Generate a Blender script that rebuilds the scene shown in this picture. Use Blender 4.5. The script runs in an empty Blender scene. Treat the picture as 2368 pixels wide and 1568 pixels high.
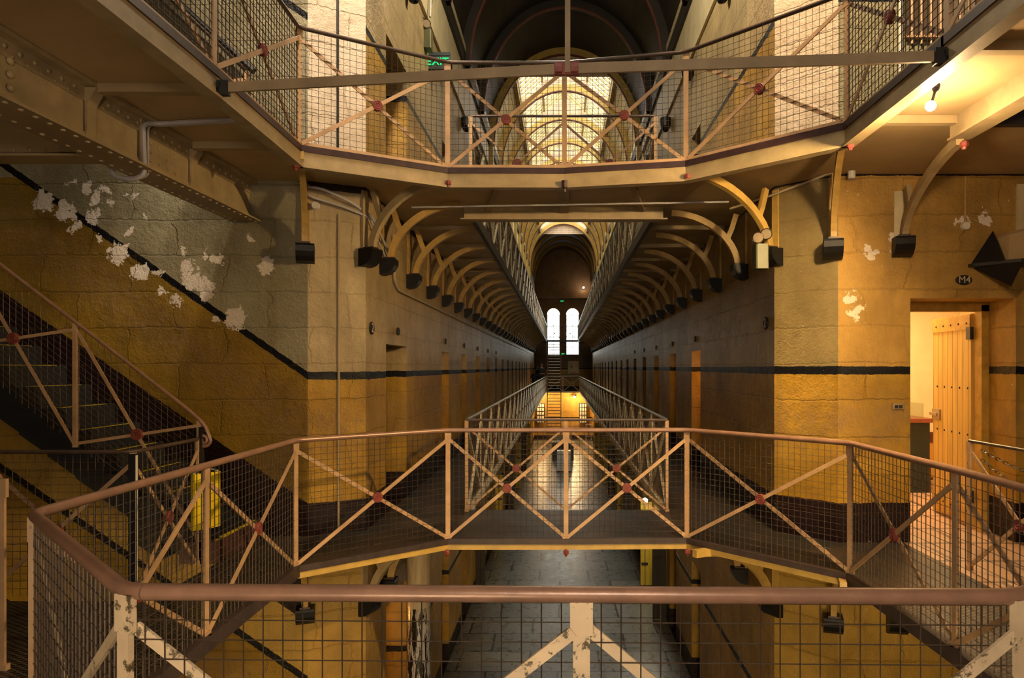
import bpy, bmesh, math, random
from mathutils import Vector, Matrix
from mathutils.geometry import tessellate_polygon
random.seed(7)
S = bpy.context.scene
COL = S.collection
PI = math.pi
V = Vector

# ------------------------------------------------------------------ camera, world, exposure
F = 1579.0 / 2368.0
cd = bpy.data.cameras.new('camera'); cam = bpy.data.objects.new('camera', cd); COL.objects.link(cam)
cd.sensor_fit = 'HORIZONTAL'; cd.sensor_width = 36.0; cd.lens = 36.0 * F
cd.shift_x = -116.0 / 2368.0; cd.shift_y = 66.0 / 2368.0
cd.clip_start = 0.05; cd.clip_end = 200
cam.location = (0, 0, 1.55); cam.rotation_euler = (PI / 2, 0, 0)
S.camera = cam
S.view_settings.view_transform = 'Standard'; S.view_settings.look = 'None'
S.view_settings.exposure = 0.0; S.view_settings.gamma = 1.0; S.view_settings.use_curve_mapping = False
w = bpy.data.worlds.new('sky'); S.world = w; w.use_nodes = True
bg = w.node_tree.nodes['Background']; bg.inputs[0].default_value = (1.0, 0.965, 0.91, 1); bg.inputs[1].default_value = 10.0
S.cycles.max_bounces = 6; S.cycles.diffuse_bounces = 4; S.cycles.glossy_bounces = 3
S.cycles.transparent_max_bounces = 12; S.cycles.transmission_bounces = 4
S.cycles.caustics_reflective = False; S.cycles.caustics_refractive = False
S.cycles.sample_clamp_indirect = 4.0


def light(name, kind, loc, power, color, size=0.3, target=None, sizey=None, spot=None, blend=0.6, portal=False):
    d = bpy.data.lights.new(name, kind); d.energy = power; d.color = color
    if kind == 'AREA':
        d.size = size
        if sizey: d.shape = 'RECTANGLE'; d.size_y = sizey
        if portal: d.cycles.is_portal = True
    else:
        d.shadow_soft_size = size
    if kind == 'SPOT': d.spot_size = math.radians(spot or 100); d.spot_blend = blend
    o = bpy.data.objects.new(name, d); COL.objects.link(o); o.location = loc
    if target is not None:
        o.rotation_euler = (V(target) - V(loc)).to_track_quat('-Z', 'Y').to_euler()
    return o


WARM = (1.0, 0.62, 0.30); AMBER = (1.0, 0.45, 0.10); NEUT = (1.0, 0.83, 0.62); DAY = (0.85, 0.93, 1.0)
# skylight portals
light('skylight_portal', 'AREA', (0, 27.2, 10.35), 1, (1, 1, 1), 2.7, (0, 27.2, 0), 19.5, portal=True)
light('window_portal', 'AREA', (0.07, 46.45, 4.0), 1, (1, 1, 1), 2.6, (0.07, 0, 4.0), 3.4, portal=True)
# added fill light over the crossing, behind and above the viewer
light('crossing_fill', 'AREA', (-0.5, -0.5, 9.2), 210, NEUT, 3.0, (0, 2.5, 0))
# added fill light behind the viewer, strongest on the near rails
light('landing_fill', 'AREA', (0.2, -1.3, 2.5), 62, (1.0, 0.80, 0.60), 0.6, (0, 5, 0.3))
# lamp under the upper gallery at right
light('soffit_lamp', 'SPOT', (2.20, 4.03, 3.02), 620, (1.0, 0.67, 0.30), 0.05, (0.9, 5.3, 1.4), spot=140, blend=0.9)
light('soffit_lamp_glow', 'POINT', (2.30, 4.15, 2.93), 46, (1.0, 0.66, 0.32), 0.05)
# added spots, hung high out of view to brighten the upper piers
light('upper_pier_fill', 'SPOT', (1.2, 4.0, 7.8), 1900, (1.0, 0.72, 0.44), 0.2, (2.35, 6.2, 4.6), spot=50)
light('upper_pier_fill', 'SPOT', (-1.2, 4.2, 7.8), 1500, (1.0, 0.80, 0.58), 0.2, (-2.1, 6.4, 4.6), spot=46)
# added fill lights, then the room beyond the cell door
light('upper_corridor_fill', 'POINT', (0.0, 8.2, 7.0), 260, (1.0, 0.86, 0.62), 0.2)  # added above the view to brighten the upper corridor walls
light('lower_hall_fill', 'AREA', (0.3, -2.5, -0.9), 300, (1.0, 0.70, 0.36), 1.2, (0.2, 8, -2.0))  # added behind the viewer to brighten the lower walls
light('soffit_fill', 'AREA', (-0.9, -1.2, 0.35), 42, (1.0, 0.74, 0.45), 0.5, (-2.0, 3.0, 3.3))  # added to lift the soffits at left
light('stair_hall_fill', 'POINT', (-4.6, 3.0, -1.4), 40, (1.0, 0.65, 0.25), 0.2)  # added out of view, fills the stairwell from below
light('cell_lamp', 'AREA', (3.9, 8.0, 2.75), 110, (1.0, 0.70, 0.34), 0.6, (3.9, 8.0, 0))
# ground corridor lamps
light('corridor_spot', 'POINT', (1.69, 13.85, -1.15), 45, (1.0, 0.86, 0.66), 0.05)
light('corridor_far_lamp', 'POINT', (0.85, 44.9, -0.5), 240, (1.0, 0.62, 0.25), 0.06)
light('corridor_far_lamp', 'POINT', (-1.3, 44.9, -0.45), 150, (1.0, 0.62, 0.25), 0.06)
light('end_wall_lamp', 'POINT', (1.42, 45.2, 6.8), 9, (1.0, 0.6, 0.25), 0.05)


# ------------------------------------------------------------------ node helper
class NT:
    def __init__(s, name):
        s.m = bpy.data.materials.new(name); s.m.use_nodes = True
        s.t = s.m.node_tree; s.t.nodes.clear()
        s.out = s.t.nodes.new('ShaderNodeOutputMaterial')
        s.b = s.t.nodes.new('ShaderNodeBsdfPrincipled')
        s.t.links.new(s.b.outputs[0], s.out.inputs[0])
        s._pos = None

    def n(s, typ, **kw):
        nd = s.t.nodes.new('ShaderNode' + typ)
        for k, v in kw.items(): setattr(nd, k, v)
        return nd

    def put(s, sock, v):
        if hasattr(v, 'is_linked') or isinstance(v, bpy.types.NodeSocket): s.t.links.new(v, sock)
        elif isinstance(v, (tuple, list)) and len(v) == 3 and sock.type == 'RGBA': sock.default_value = (*v, 1)
        else: sock.default_value = v

    def math(s, op, a, b=0.0, c=None, clamp=False):
        nd = s.n('Math', operation=op); nd.use_clamp = clamp
        s.put(nd.inputs[0], a); s.put(nd.inputs[1], b)
        if c is not None: s.put(nd.inputs[2], c)
        return nd.outputs[0]

    def vmath(s, op, a, b):
        nd = s.n('VectorMath', operation=op); s.put(nd.inputs[0], a); s.put(nd.inputs[1], b)
        return nd.outputs['Value'] if op in ('LENGTH', 'DISTANCE', 'DOT_PRODUCT') else nd.outputs[0]

    def pos(s):
        if s._pos is None: s._pos = s.n('NewGeometry').outputs['Position']
        return s._pos

    def xyz(s, v=None):
        nd = s.n('SeparateXYZ'); s.put(nd.inputs[0], v or s.pos()); return nd.outputs

    def comb(s, x, y, z):
        nd = s.n('CombineXYZ')
        for i, q in enumerate((x, y, z)): s.put(nd.inputs[i], q)
        return nd.outputs[0]

    def noise(s, scale, detail=4, rough=0.6, vec=None, col=False, dist=0.0):
        nd = s.n('TexNoise'); s.put(nd.inputs['Vector'], vec or s.pos())
        nd.inputs['Scale'].default_value = scale; nd.inputs['Detail'].default_value = detail
        nd.inputs['Roughness'].default_value = rough; nd.inputs['Distortion'].default_value = dist
        return nd.outputs['Color'] if col else nd.outputs[0]

    def ramp(s, v, lo, hi, a=0.0, b=1.0):
        nd = s.n('MapRange'); nd.clamp = True
        s.put(nd.inputs[0], v)
        for i, q in enumerate((lo, hi, a, b)): s.put(nd.inputs[i + 1], q)
        return nd.outputs[0]

    def mix(s, f, a, b, mode='MIX'):
        nd = s.n('Mix', data_type='RGBA', blend_type=mode)
        s.put(nd.inputs[0], f); s.put(nd.inputs[6], a); s.put(nd.inputs[7], b)
        return nd.outputs[2]

    def bump(s, h, strength=0.3, dist=0.01):
        nd = s.n('Bump'); nd.inputs['Strength'].default_value = strength; nd.inputs['Distance'].default_value = dist
        s.put(nd.inputs['Height'], h); s.put(s.b.inputs['Normal'], nd.outputs[0])

    def fin(s, col, rough=0.6, metal=0.0, spec=None):
        s.put(s.b.inputs['Base Color'], col); s.put(s.b.inputs['Roughness'], rough); s.put(s.b.inputs['Metallic'], metal)
        if spec is not None: s.b.inputs['Specular IOR Level'].default_value = spec
        return s.m


def M_plain(name, col, rough=0.6, metal=0.0, var=0.25, scale=9.0, bump=0.15, spec=None):
    k = NT(name); n = k.noise(scale, 5, 0.65)
    dark = tuple(c * (1 - var) for c in col); lite = tuple(min(1, c * (1 + var)) for c in col)
    c = k.mix(k.ramp(n, 0.3, 0.7), dark, lite)
    if bump: k.bump(k.noise(scale * 6, 3), bump, 0.004)
    return k.fin(c, rough, metal, spec)


def M_worn(name, col, chip, amount=0.60, rough=0.5, scale=28.0):
    k = NT(name)
    base = k.mix(k.ramp(k.noise(6, 4), 0.3, 0.7), tuple(c * 0.78 for c in col), tuple(c * 1.15 for c in col))
    streak = k.noise(scale, 6, 0.72)
    f = k.ramp(streak, amount, amount + 0.05)
    c = k.mix(f, base, chip)
    k.bump(k.math('ADD', k.noise(60, 3), k.math('MULTIPLY', f, -0.6)), 0.25, 0.003)
    return k.fin(c, rough)


def M_emit(name, col, strength):
    k = NT(name); e = k.n('Emission'); e.inputs[0].default_value = (*col, 1); e.inputs[1].default_value = strength
    k.t.links.new(e.outputs[0], k.out.inputs[0]); return k.m


BEIGE = (0.46, 0.345, 0.175); MUST = (0.50, 0.29, 0.035); BLACK = (0.004, 0.004, 0.006); DADO = (0.013, 0.005, 0.006)


def M_wall(name, slope=None, shift=0.0, cream_up=False, olive_up=False, up_beige=None, beige=BEIGE, must=MUST, flakes=(), rough=0.42, fl_gen=0.70, x0=-2.34, flat=None):
    """painted masonry: cream above, black line at dado height, mustard below, dark skirting; repeats every storey"""
    k = NT(name); P = k.pos(); x, y, z = k.xyz()
    n1 = k.noise(1.3, 6, 0.62); n2 = k.noise(11, 5, 0.7); n3 = k.noise(45, 3, 0.6)
    wob = k.math('MULTIPLY', k.math('SUBTRACT', n2, 0.5), 0.035)
    if slope:
        d = k.math('MAXIMUM', k.math('SUBTRACT', x0, x), 0.0)
        h = k.math('SUBTRACT', z, k.math('MULTIPLY', d, slope))
        low = k.math('LESS_THAN', h, -0.80)
        h = k.math('SUBTRACT', h, k.math('MULTIPLY', low, 0.50))
    else:
        h = k.math('SUBTRACT', z, shift)
    h = k.math('ADD', h, wob)
    t = k.math('MULTIPLY', k.math('FRACT', k.math('DIVIDE', k.math('ADD', h, 6.6), 3.3)), 3.3)
    above = k.math('GREATER_THAN', t, 1.50)
    line = k.math('COMPARE', t, 1.475, 0.036)
    dado = k.math('MAXIMUM', k.math('LESS_THAN', t, 0.30), k.math('GREATER_THAN', t, 3.20))
    if slope: dado = k.math('MAXIMUM', dado, k.math('COMPARE', h, -0.25, 0.55))
    mott = k.ramp(n1, 0.32, 0.68)
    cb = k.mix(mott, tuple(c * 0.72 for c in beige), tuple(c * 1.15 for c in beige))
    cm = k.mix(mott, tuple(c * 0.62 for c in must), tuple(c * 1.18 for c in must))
    # rubbed, scuffed band in the mustard at hand height
    sc = k.math('MULTIPLY', k.ramp(k.math('ABSOLUTE', k.math('SUBTRACT', t, 0.98)), 0.10, 0.42, 1.0, 0.0), k.ramp(n2, 0.35, 0.62))
    cm = k.mix(k.math('MULTIPLY', sc, 0.55), cm, tuple(c * 0.95 for c in (0.30, 0.19, 0.10)))
    below = low if slope else k.math('LESS_THAN', z, -0.06)
    grime = k.ramp(k.noise(0.9, 7, 0.7, dist=0.4), 0.42, 0.66)
    cb = k.mix(k.math('MULTIPLY', below, 0.85), cb, k.mix(mott, (0.34, 0.205, 0.03), (0.54, 0.34, 0.06)))
    c = k.mix(above, cm, cb)
    up = k.math('GREATER_THAN', z, 3.3)
    if cream_up: c = k.mix(up, c, k.mix(mott, (0.56, 0.45, 0.32), (0.70, 0.58, 0.43)))
    if olive_up: c = k.mix(up, c, cb)
    if up_beige: c = k.mix(up, c, k.mix(mott, tuple(v * .8 for v in up_beige), up_beige))
    line = k.math('MULTIPLY', line, k.math('SUBTRACT', 1.0, k.math('MULTIPLY', up, 1.0 if cream_up else 0.0)))
    st = k.noise(1.0, 4, 0.7, k.vmath('MULTIPLY', P, (5.0, 5.0, 0.35)))
    c = k.mix(k.ramp(st, 0.52, 0.75, 0, 0.45), c, (0.19, 0.13, 0.05))
    if flakes or fl_gen < 1:
        pn = k.vmath('ADD', P, k.vmath('MULTIPLY', k.vmath('SUBTRACT', k.noise(9, 5, 0.7, col=True), (0.5, 0.5, 0.5)), (0.32, 0.0, 0.32)))
        m = None
        for (fx, fy, fz, r) in flakes:
            q = k.math('LESS_THAN', k.vmath('DISTANCE', pn, (fx, fy, fz)), r)
            m = q if m is None else k.math('MAXIMUM', m, q)
        g = k.math('GREATER_THAN', k.math('ADD', k.noise(16, 5, 0.75), k.math('MULTIPLY', n1, 0.25)), fl_gen + 0.12)
        g = k.math('MULTIPLY', g, k.math('GREATER_THAN', t, 1.3))
        m = g if m is None else k.math('MAXIMUM', m, g)
    else:
        m = 0.0
    c = k.mix(k.math('MULTIPLY', grime, 0.55), c, k.mix(1.0, c, (0.42, 0.36, 0.26), 'MULTIPLY'))
    c = k.mix(line, c, BLACK); c = k.mix(dado, c, DADO)
    c = k.mix(m, c, (0.74, 0.65, 0.56))
    # block joints and lumpy paint
    br = k.n('TexBrick'); k.put(br.inputs['Vector'], k.comb(k.math('ADD', k.math('ADD', x, y), k.math('MULTIPLY', n1, 0.5)), k.math('ADD', z, k.math('ADD', k.math('MULTIPLY', n2, 0.05), k.math('MULTIPLY', n1, 0.08))), 0.0))
    br.inputs['Scale'].default_value = 1.0; br.inputs['Brick Width'].default_value = 0.85; br.inputs['Row Height'].default_value = 0.33
    br.inputs['Mortar Size'].default_value = 0.010; br.inputs['Mortar Smooth'].default_value = 0.6
    jo = br.outputs['Fac']
    c = k.mix(k.math('MULTIPLY', jo, 0.14), c, tuple(v * 0.35 for v in must))
    hgt = k.math('ADD', k.math('MULTIPLY', n3, 0.30), k.math('MULTIPLY', n2, 0.9))
    hgt = k.math('ADD', hgt, k.math('MULTIPLY', n1, 1.6))
    hgt = k.math('SUBTRACT', hgt, k.math('MULTIPLY', jo, 0.45))
    hgt = k.math('SUBTRACT', hgt, k.math('MULTIPLY', m, 0.5))
    hgt = k.math('ADD', hgt, k.math('MULTIPLY', k.noise(110, 2, 0.6), 0.14))
    k.bump(hgt, 0.8, 0.026)
    return k.fin(c, k.ramp(n2, 0.2, 0.8, rough - 0.14, rough + 0.12), 0.0, 0.28)


def M_grating(name):
    k = NT(name); x, y, z = k.xyz()
    a = k.math('ADD', k.math('MULTIPLY', x, 1 / 0.065), k.math('MULTIPLY', y, 1 / 0.036))
    b = k.math('SUBTRACT', k.math('MULTIPLY', x, 1 / 0.065), k.math('MULTIPLY', y, 1 / 0.036))
    ta = k.math('ABSOLUTE', k.math('SUBTRACT', k.math('FRACT', a), 0.5))
    tb = k.math('ABSOLUTE', k.math('SUBTRACT', k.math('FRACT', b), 0.5))
    s_ = k.math('GREATER_THAN', k.math('MAXIMUM', ta, tb), 0.37)
    c = k.mix(s_, (0.002, 0.002, 0.002), k.mix(k.ramp(k.noise(2.2, 4), 0.4, 0.65), (0.050, 0.050, 0.043), (0.14, 0.095, 0.06)))
    k.bump(s_, 0.9, 0.01)
    return k.fin(c, 0.45)


def M_slabs(name, c1, c2, mort, bw=1.15, rh=0.78, rough=0.2):
    k = NT(name); x, y, z = k.xyz()
    n = k.noise(0.8, 5, 0.6); n2 = k.noise(7, 5, 0.65)
    wx = k.math('ADD', x, k.math('MULTIPLY', n, 0.12)); wy = k.math('ADD', y, k.math('MULTIPLY', n, 0.05))
    br = k.n('TexBrick'); k.put(br.inputs['Vector'], k.comb(wx, wy, 0.0))
    br.inputs['Scale'].default_value = 1.0; br.inputs['Brick Width'].default_value = bw; br.inputs['Row Height'].default_value = rh
    br.inputs['Mortar Size'].default_value = 0.022; br.inputs['Mortar Smooth'].default_value = 0.2
    br.offset = 0.42; br.inputs['Color1'].default_value = (*c1, 1); br.inputs['Color2'].default_value = (*c2, 1)
    br.inputs['Mortar'].default_value = (*mort, 1)
    c = k.mix(k.ramp(n2, 0.45, 0.8, 0, 0.18), br.outputs['Color'], tuple(v * 0.55 for v in c1))
    k.bump(k.math('SUBTRACT', k.math('MULTIPLY', n, 0.9), br.outputs['Fac']), 0.35, 0.010)
    return k.fin(c, k.ramp(n2, 0.3, 0.7, rough, rough + 0.22), 0.0, 0.75)


def M_planks(name, col, axis=0, pitch=0.10, rough=0.5):
    k = NT(name); xyz = k.xyz(k.n('TexCoord').outputs['Object'])
    f = k.math('FRACT', k.math('DIVIDE', xyz[axis], pitch))
    g = k.math('LESS_THAN', k.math('ABSOLUTE', k.math('SUBTRACT', f, 0.5)), 0.045)
    n = k.noise(2.0, 5, 0.6, k.vmath('MULTIPLY', k.pos(), (9, 9, 0.8)))
    c = k.mix(k.ramp(n, 0.3, 0.7), tuple(v * 0.75 for v in col), tuple(v * 1.15 for v in col))
    c = k.mix(g, c, tuple(v * 0.25 for v in col)); k.bump(k.math('MULTIPLY', g, -1.0), 0.5, 0.006)
    return k.fin(c, rough)


def M_glass(name, tint=(0.9, 0.95, 1.0), gl=0.12):
    k = NT(name); tr = k.n('BsdfTransparent'); tr.inputs[0].default_value = (*tint, 1)
    g = k.n('BsdfGlossy'); g.inputs['Roughness'].default_value = 0.05
    mx = k.n('MixShader'); mx.inputs[0].default_value = gl
    k.t.links.new(tr.outputs[0], mx.inputs[1]); k.t.links.new(g.outputs[0], mx.inputs[2]); k.t.links.new(mx.outputs[0], k.out.inputs[0])
    return k.m


M = {}
M['wall'] = M_wall('painted_masonry', fl_gen=0.72)
M['pier_l'] = M_wall('painted_pier_left', cream_up=True, fl_gen=0.72, beige=(0.46, 0.36, 0.21))
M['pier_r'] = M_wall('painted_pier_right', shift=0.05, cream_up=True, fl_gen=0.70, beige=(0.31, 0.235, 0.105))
M['wall_cor_r'] = M_wall('painted_corridor_right', shift=0.05, fl_gen=0.72)
M['wall_r'] = M_wall('painted_masonry_right', shift=0.05, up_beige=(0.36, 0.33, 0.20), beige=(0.50, 0.30, 0.075), fl_gen=0.70, flakes=((3.0, 6.05, 2.62, .06), (2.98, 6.05, 2.72, .07), (2.71, 6.05, 2.57, .05),
               (2.62, 6.05, 2.04, .05), (2.55, 6.05, 2.17, .045), (3.57, 6.05, 2.85, .06), (3.75, 6.05, 2.87, .06)))  # beige turned orange, the warm lamp's light put into the paint
FL = []
for (u, v, r) in ((105, 462, 26), (85, 470, 12), (150, 488, 26), (165, 500, 14), (215, 505, 22), (165, 420, 12), (200, 435, 18), (225, 460, 16), (245, 440, 16),
                  (235, 545, 12), (275, 585, 27), (325, 628, 27), (365, 632, 13), (300, 535, 13), (330, 500, 9), (312, 460, 10), (430, 585, 11), (475, 590, 13),
                  (505, 603, 18), (615, 613, 24), (430, 615, 18), (445, 645, 26), (470, 665, 28), (480, 685, 18), (545, 733, 30), (500, 740, 14),
                  (375, 675, 12), (405, 697, 12), (580, 548, 10), (170, 525, 14), (290, 450, 8), (255, 470, 8)):
    FL.append(((u - 1300) * 6.28 / 1579, 6.28, 1.55 + (850 - v) * 6.28 / 1579, r * 6.28 / 1579 * 0.78))
M['wall_stair'] = M_wall('painted_stair_masonry', slope=0.694, olive_up=True, beige=(0.32, 0.285, 0.18), must=(0.29, 0.175, 0.020), flakes=FL, fl_gen=0.73)  # paint darkened to carry the light's falloff on this side
M['grating'] = M_grating('expanded_metal')
M['slabs'] = M_slabs('bluestone_slabs', (0.13, 0.14, 0.125), (0.21, 0.215, 0.19), (0.030, 0.026, 0.018))
M['sand'] = M_slabs('sandstone_slabs', (0.50, 0.30, 0.17), (0.42, 0.24, 0.13), (0.16, 0.09, 0.05), 0.9, 0.55, 0.4)
M['paint'] = M_worn('cream_worn_paint', (0.52, 0.33, 0.18), (0.13, 0.07, 0.035), 0.64)
M['paint_near'] = M_worn('chipped_cream_paint', (0.74, 0.58, 0.38), (0.12, 0.09, 0.05), 0.555, 0.45, 22)
M['paint_skylit'] = M_worn('skylit_olive_paint', (0.58, 0.50, 0.33), (0.12, 0.10, 0.08), 0.66)  # olive paint lightened to carry the skylight on the corridor rails
M['rail'] = M_plain('brown_handrail', (0.33, 0.185, 0.125), 0.34, 0.15, 0.2, 12, 0.1, 0.7)
M['rail_dk'] = M_plain('dark_handrail', (0.11, 0.075, 0.06), 0.34, 0.3, 0.25, 12, 0.1, 0.7)
M['rail_sheen'] = M_plain('worn_steel_handrail', (0.20, 0.19, 0.18), 0.30, 0.7, 0.2, 12, 0.1)
M['rose'] = M_plain('oxide_red_rosette', (0.23, 0.050, 0.038), 0.5, 0, 0.3, 30)
M['wire'] = M_plain('brown_wire', (0.085, 0.060, 0.042), 0.5, 0.2, 0.2, 20, 0)
M['kerb'] = M_plain('dark_maroon_kerb', (0.045, 0.022, 0.022), 0.45, 0, 0.35, 10)
M['kerb_dust'] = M_plain('dusty_kerb', (0.050, 0.034, 0.031), 0.55, 0, 0.35, 10)
M['cornice'] = M_plain('cream_cornice', (0.56, 0.47, 0.28), 0.5, 0, 0.15, 4)
M['beam'] = M_worn('mustard_cream_beam', (0.37, 0.28, 0.15), (0.16, 0.10, 0.04), 0.70)
M['beam_y'] = M_worn('yellow_edge_beam', (0.55, 0.36, 0.09), (0.16, 0.10, 0.04), 0.72)
M['soffit'] = M_plain('tan_soffit', (0.35, 0.26, 0.14), 0.55, 0, 0.22, 2.0, 0.1)
M['soffit_r'] = M_plain('cream_soffit', (0.44, 0.315, 0.16), 0.5, 0, 0.15, 1.5, 0.1)
M['bracket'] = M_plain('mustard_bracket', (0.42, 0.27, 0.075), 0.45, 0, 0.22, 8)
M['black'] = M_plain('black_gloss_corbel', (0.007, 0.007, 0.008), 0.42, 0, 0.3, 20, 0.2, 0.3)
M['blk'] = M_plain('black_paint', (0.014, 0.013, 0.014), 0.5, 0, 0.3, 20)
M['tie'] = M_worn('tie_bar_paint', (0.30, 0.215, 0.125), (0.10, 0.07, 0.04), 0.66, 0.5, 60)
M['conduit'] = M_plain('grey_conduit', (0.42, 0.40, 0.42), 0.42, 0, 0.1, 10)
M['conduit_c'] = M_plain('cream_conduit', (0.42, 0.34, 0.22), 0.45, 0, 0.1, 10)
M['white'] = M_plain('white_plastic', (0.70, 0.66, 0.58), 0.4, 0, 0.08, 10)
M['vault'] = M_planks('vault_boards', (0.40, 0.28, 0.10), 0, 0.16, 0.6)
M['rib'] = M_plain('ochre_roof_rib', (0.50, 0.33, 0.07), 0.5, 0, 0.15, 4)
M['ribred'] = M_plain('maroon_rib_edge', (0.13, 0.03, 0.015), 0.5, 0, 0.2, 6)
M['tymp'] = M_planks('pale_gable_boards', (0.58, 0.42, 0.26), 2, 0.12, 0.6)
M['shaderoof'] = M_plain('shaded_roof_boards', (0.022, 0.016, 0.010), 0.6, 0, 0.3, 4)  # unlit parts of the roof, shade put into the colour
M['sky_glass'] = M_glass('skylight_glass')
M['glass'] = M_glass('clear_glass', (0.93, 0.97, 0.95), 0.15)
M['stone_step'] = M_plain('dark_bluestone_step', (0.018, 0.020, 0.025), 0.5, 0, 0.35, 6, 0.3)
M['step_end'] = M_plain('maroon_step_end', (0.10, 0.040, 0.035), 0.45, 0, 0.4, 6, 0.3)
M['nosing'] = M_plain('yellow_nosing', (0.75, 0.60, 0.02), 0.5, 0, 0.1, 10)
M['yellow'] = M_plain('bright_yellow_board', (0.90, 0.66, 0.005), 0.45, 0, 0.06, 6, 0)
M['door'] = M_planks('yellow_plank_door', (0.62, 0.40, 0.10), 0, 0.105)
M['frame'] = M_plain('mustard_door_frame', (0.50, 0.30, 0.05), 0.5, 0, 0.25, 10)
M['cell'] = M_plain('cream_cell_plaster', (0.78, 0.62, 0.36), 0.7, 0, 0.08, 3)
M['orange'] = M_plain('ochre_cell_dado', (0.55, 0.25, 0.04), 0.6, 0, 0.15, 3)
M['maroon'] = M_plain('maroon_paint', (0.10, 0.018, 0.014), 0.45, 0, 0.2, 8)
M['greenbk'] = M_plain('dark_green_cabinet', (0.012, 0.020, 0.016), 0.4, 0, 0.2, 8)
M['redtop'] = M_plain('red_brown_top', (0.22, 0.055, 0.025), 0.4, 0, 0.2, 8)
M['jamb'] = M_plain('ochre_jamb', (0.50, 0.30, 0.06), 0.5, 0, 0.2, 6)
M['celldoor_y'] = M_planks('yellow_cell_door', (0.62, 0.45, 0.04), 0, 0.2)
M['celldoor_d'] = M_planks('dark_cell_door', (0.035, 0.025, 0.018), 0, 0.2)
M['endwall'] = M_plain('brown_end_plaster', (0.22, 0.14, 0.09), 0.7, 0, 0.2, 2)
M['endlow'] = M_wall('end_masonry', beige=(0.13, 0.11, 0.08), must=(0.42, 0.26, 0.06), fl_gen=1.5)
M['steelstair'] = M_plain('red_oxide_stringer', (0.30, 0.10, 0.05), 0.5, 0, 0.2, 8)
M['tread'] = M_plain('dark_tread', (0.05, 0.05, 0.055), 0.25, 0.3, 0.2, 8)
M['galv'] = M_plain('galvanised_nosing', (0.45, 0.46, 0.48), 0.35, 0.6, 0.2, 8)
M['exit_face'] = M_emit('exit_lit_letters', (0.03, 0.85, 0.22), 1.4)
M['bulb'] = M_emit('lit_bulb', (1.0, 0.80, 0.50), 60.0)
M['bulb_w'] = M_emit('lit_bulb_white', (1.0, 0.93, 0.80), 80.0)
M['signgrey'] = M_plain('sign_housing', (0.07, 0.08, 0.09), 0.4)
M['green_box'] = M_plain('pale_green_housing', (0.13, 0.13, 0.06), 0.45, 0, 0.1, 8)
M['chrome'] = M_plain('chrome_ring', (0.7, 0.62, 0.52), 0.15, 0.9, 0.05, 8, 0)
M['letters'] = M_plain('cream_lettering', (0.55, 0.45, 0.30), 0.5, 0, 0.05, 8, 0)
M['skin'] = M_plain('skin', (0.55, 0.28, 0.17), 0.55, 0, 0.08, 8, 0)
M['hair'] = M_plain('brown_hair', (0.04, 0.022, 0.012), 0.5)
M['shirt'] = M_plain('dark_green_shirt', (0.035, 0.05, 0.035), 0.8)
M['denim'] = M_plain('blue_denim', (0.03, 0.05, 0.08), 0.8)
M['navy'] = M_plain('navy_top', (0.02, 0.03, 0.05), 0.8)
M['poster'] = M_plain('buff_poster', (0.42, 0.33, 0.20), 0.6, 0, 0.25, 1.6, 0)
M['panelw'] = M_plain('white_panel', (0.72, 0.72, 0.66), 0.4, 0, 0.05, 2, 0)


def M_column():
    k = NT('stained_glossy_column'); x, y, z = k.xyz()
    n = k.noise(1.0, 5, 0.7, k.vmath('MULTIPLY', k.pos(), (26, 26, 3.2)), dist=0.6)
    lowf = k.ramp(z, -1.35, -1.0, 1.0, 0.0)
    blk = k.math('MULTIPLY', k.math('GREATER_THAN', n, 0.50), k.math('GREATER_THAN', lowf, 0.3))
    c = k.mix(k.ramp(n, 0.3, 0.7), (0.45, 0.33, 0.16), (0.62, 0.52, 0.33))
    c = k.mix(lowf, c, (0.55, 0.54, 0.52)); c = k.mix(blk, c, (0.012, 0.011, 0.012))
    k.bump(n, 0.4, 0.01)
    return k.fin(c, 0.16, 0, 0.7)


M['column'] = M_column()


def M_chest():
    k = NT('oxide_rings'); d = k.n('TexCoord').outputs['Object']
    k.fin((0.23, 0.05, 0.038), 0.5); return k.m


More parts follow.
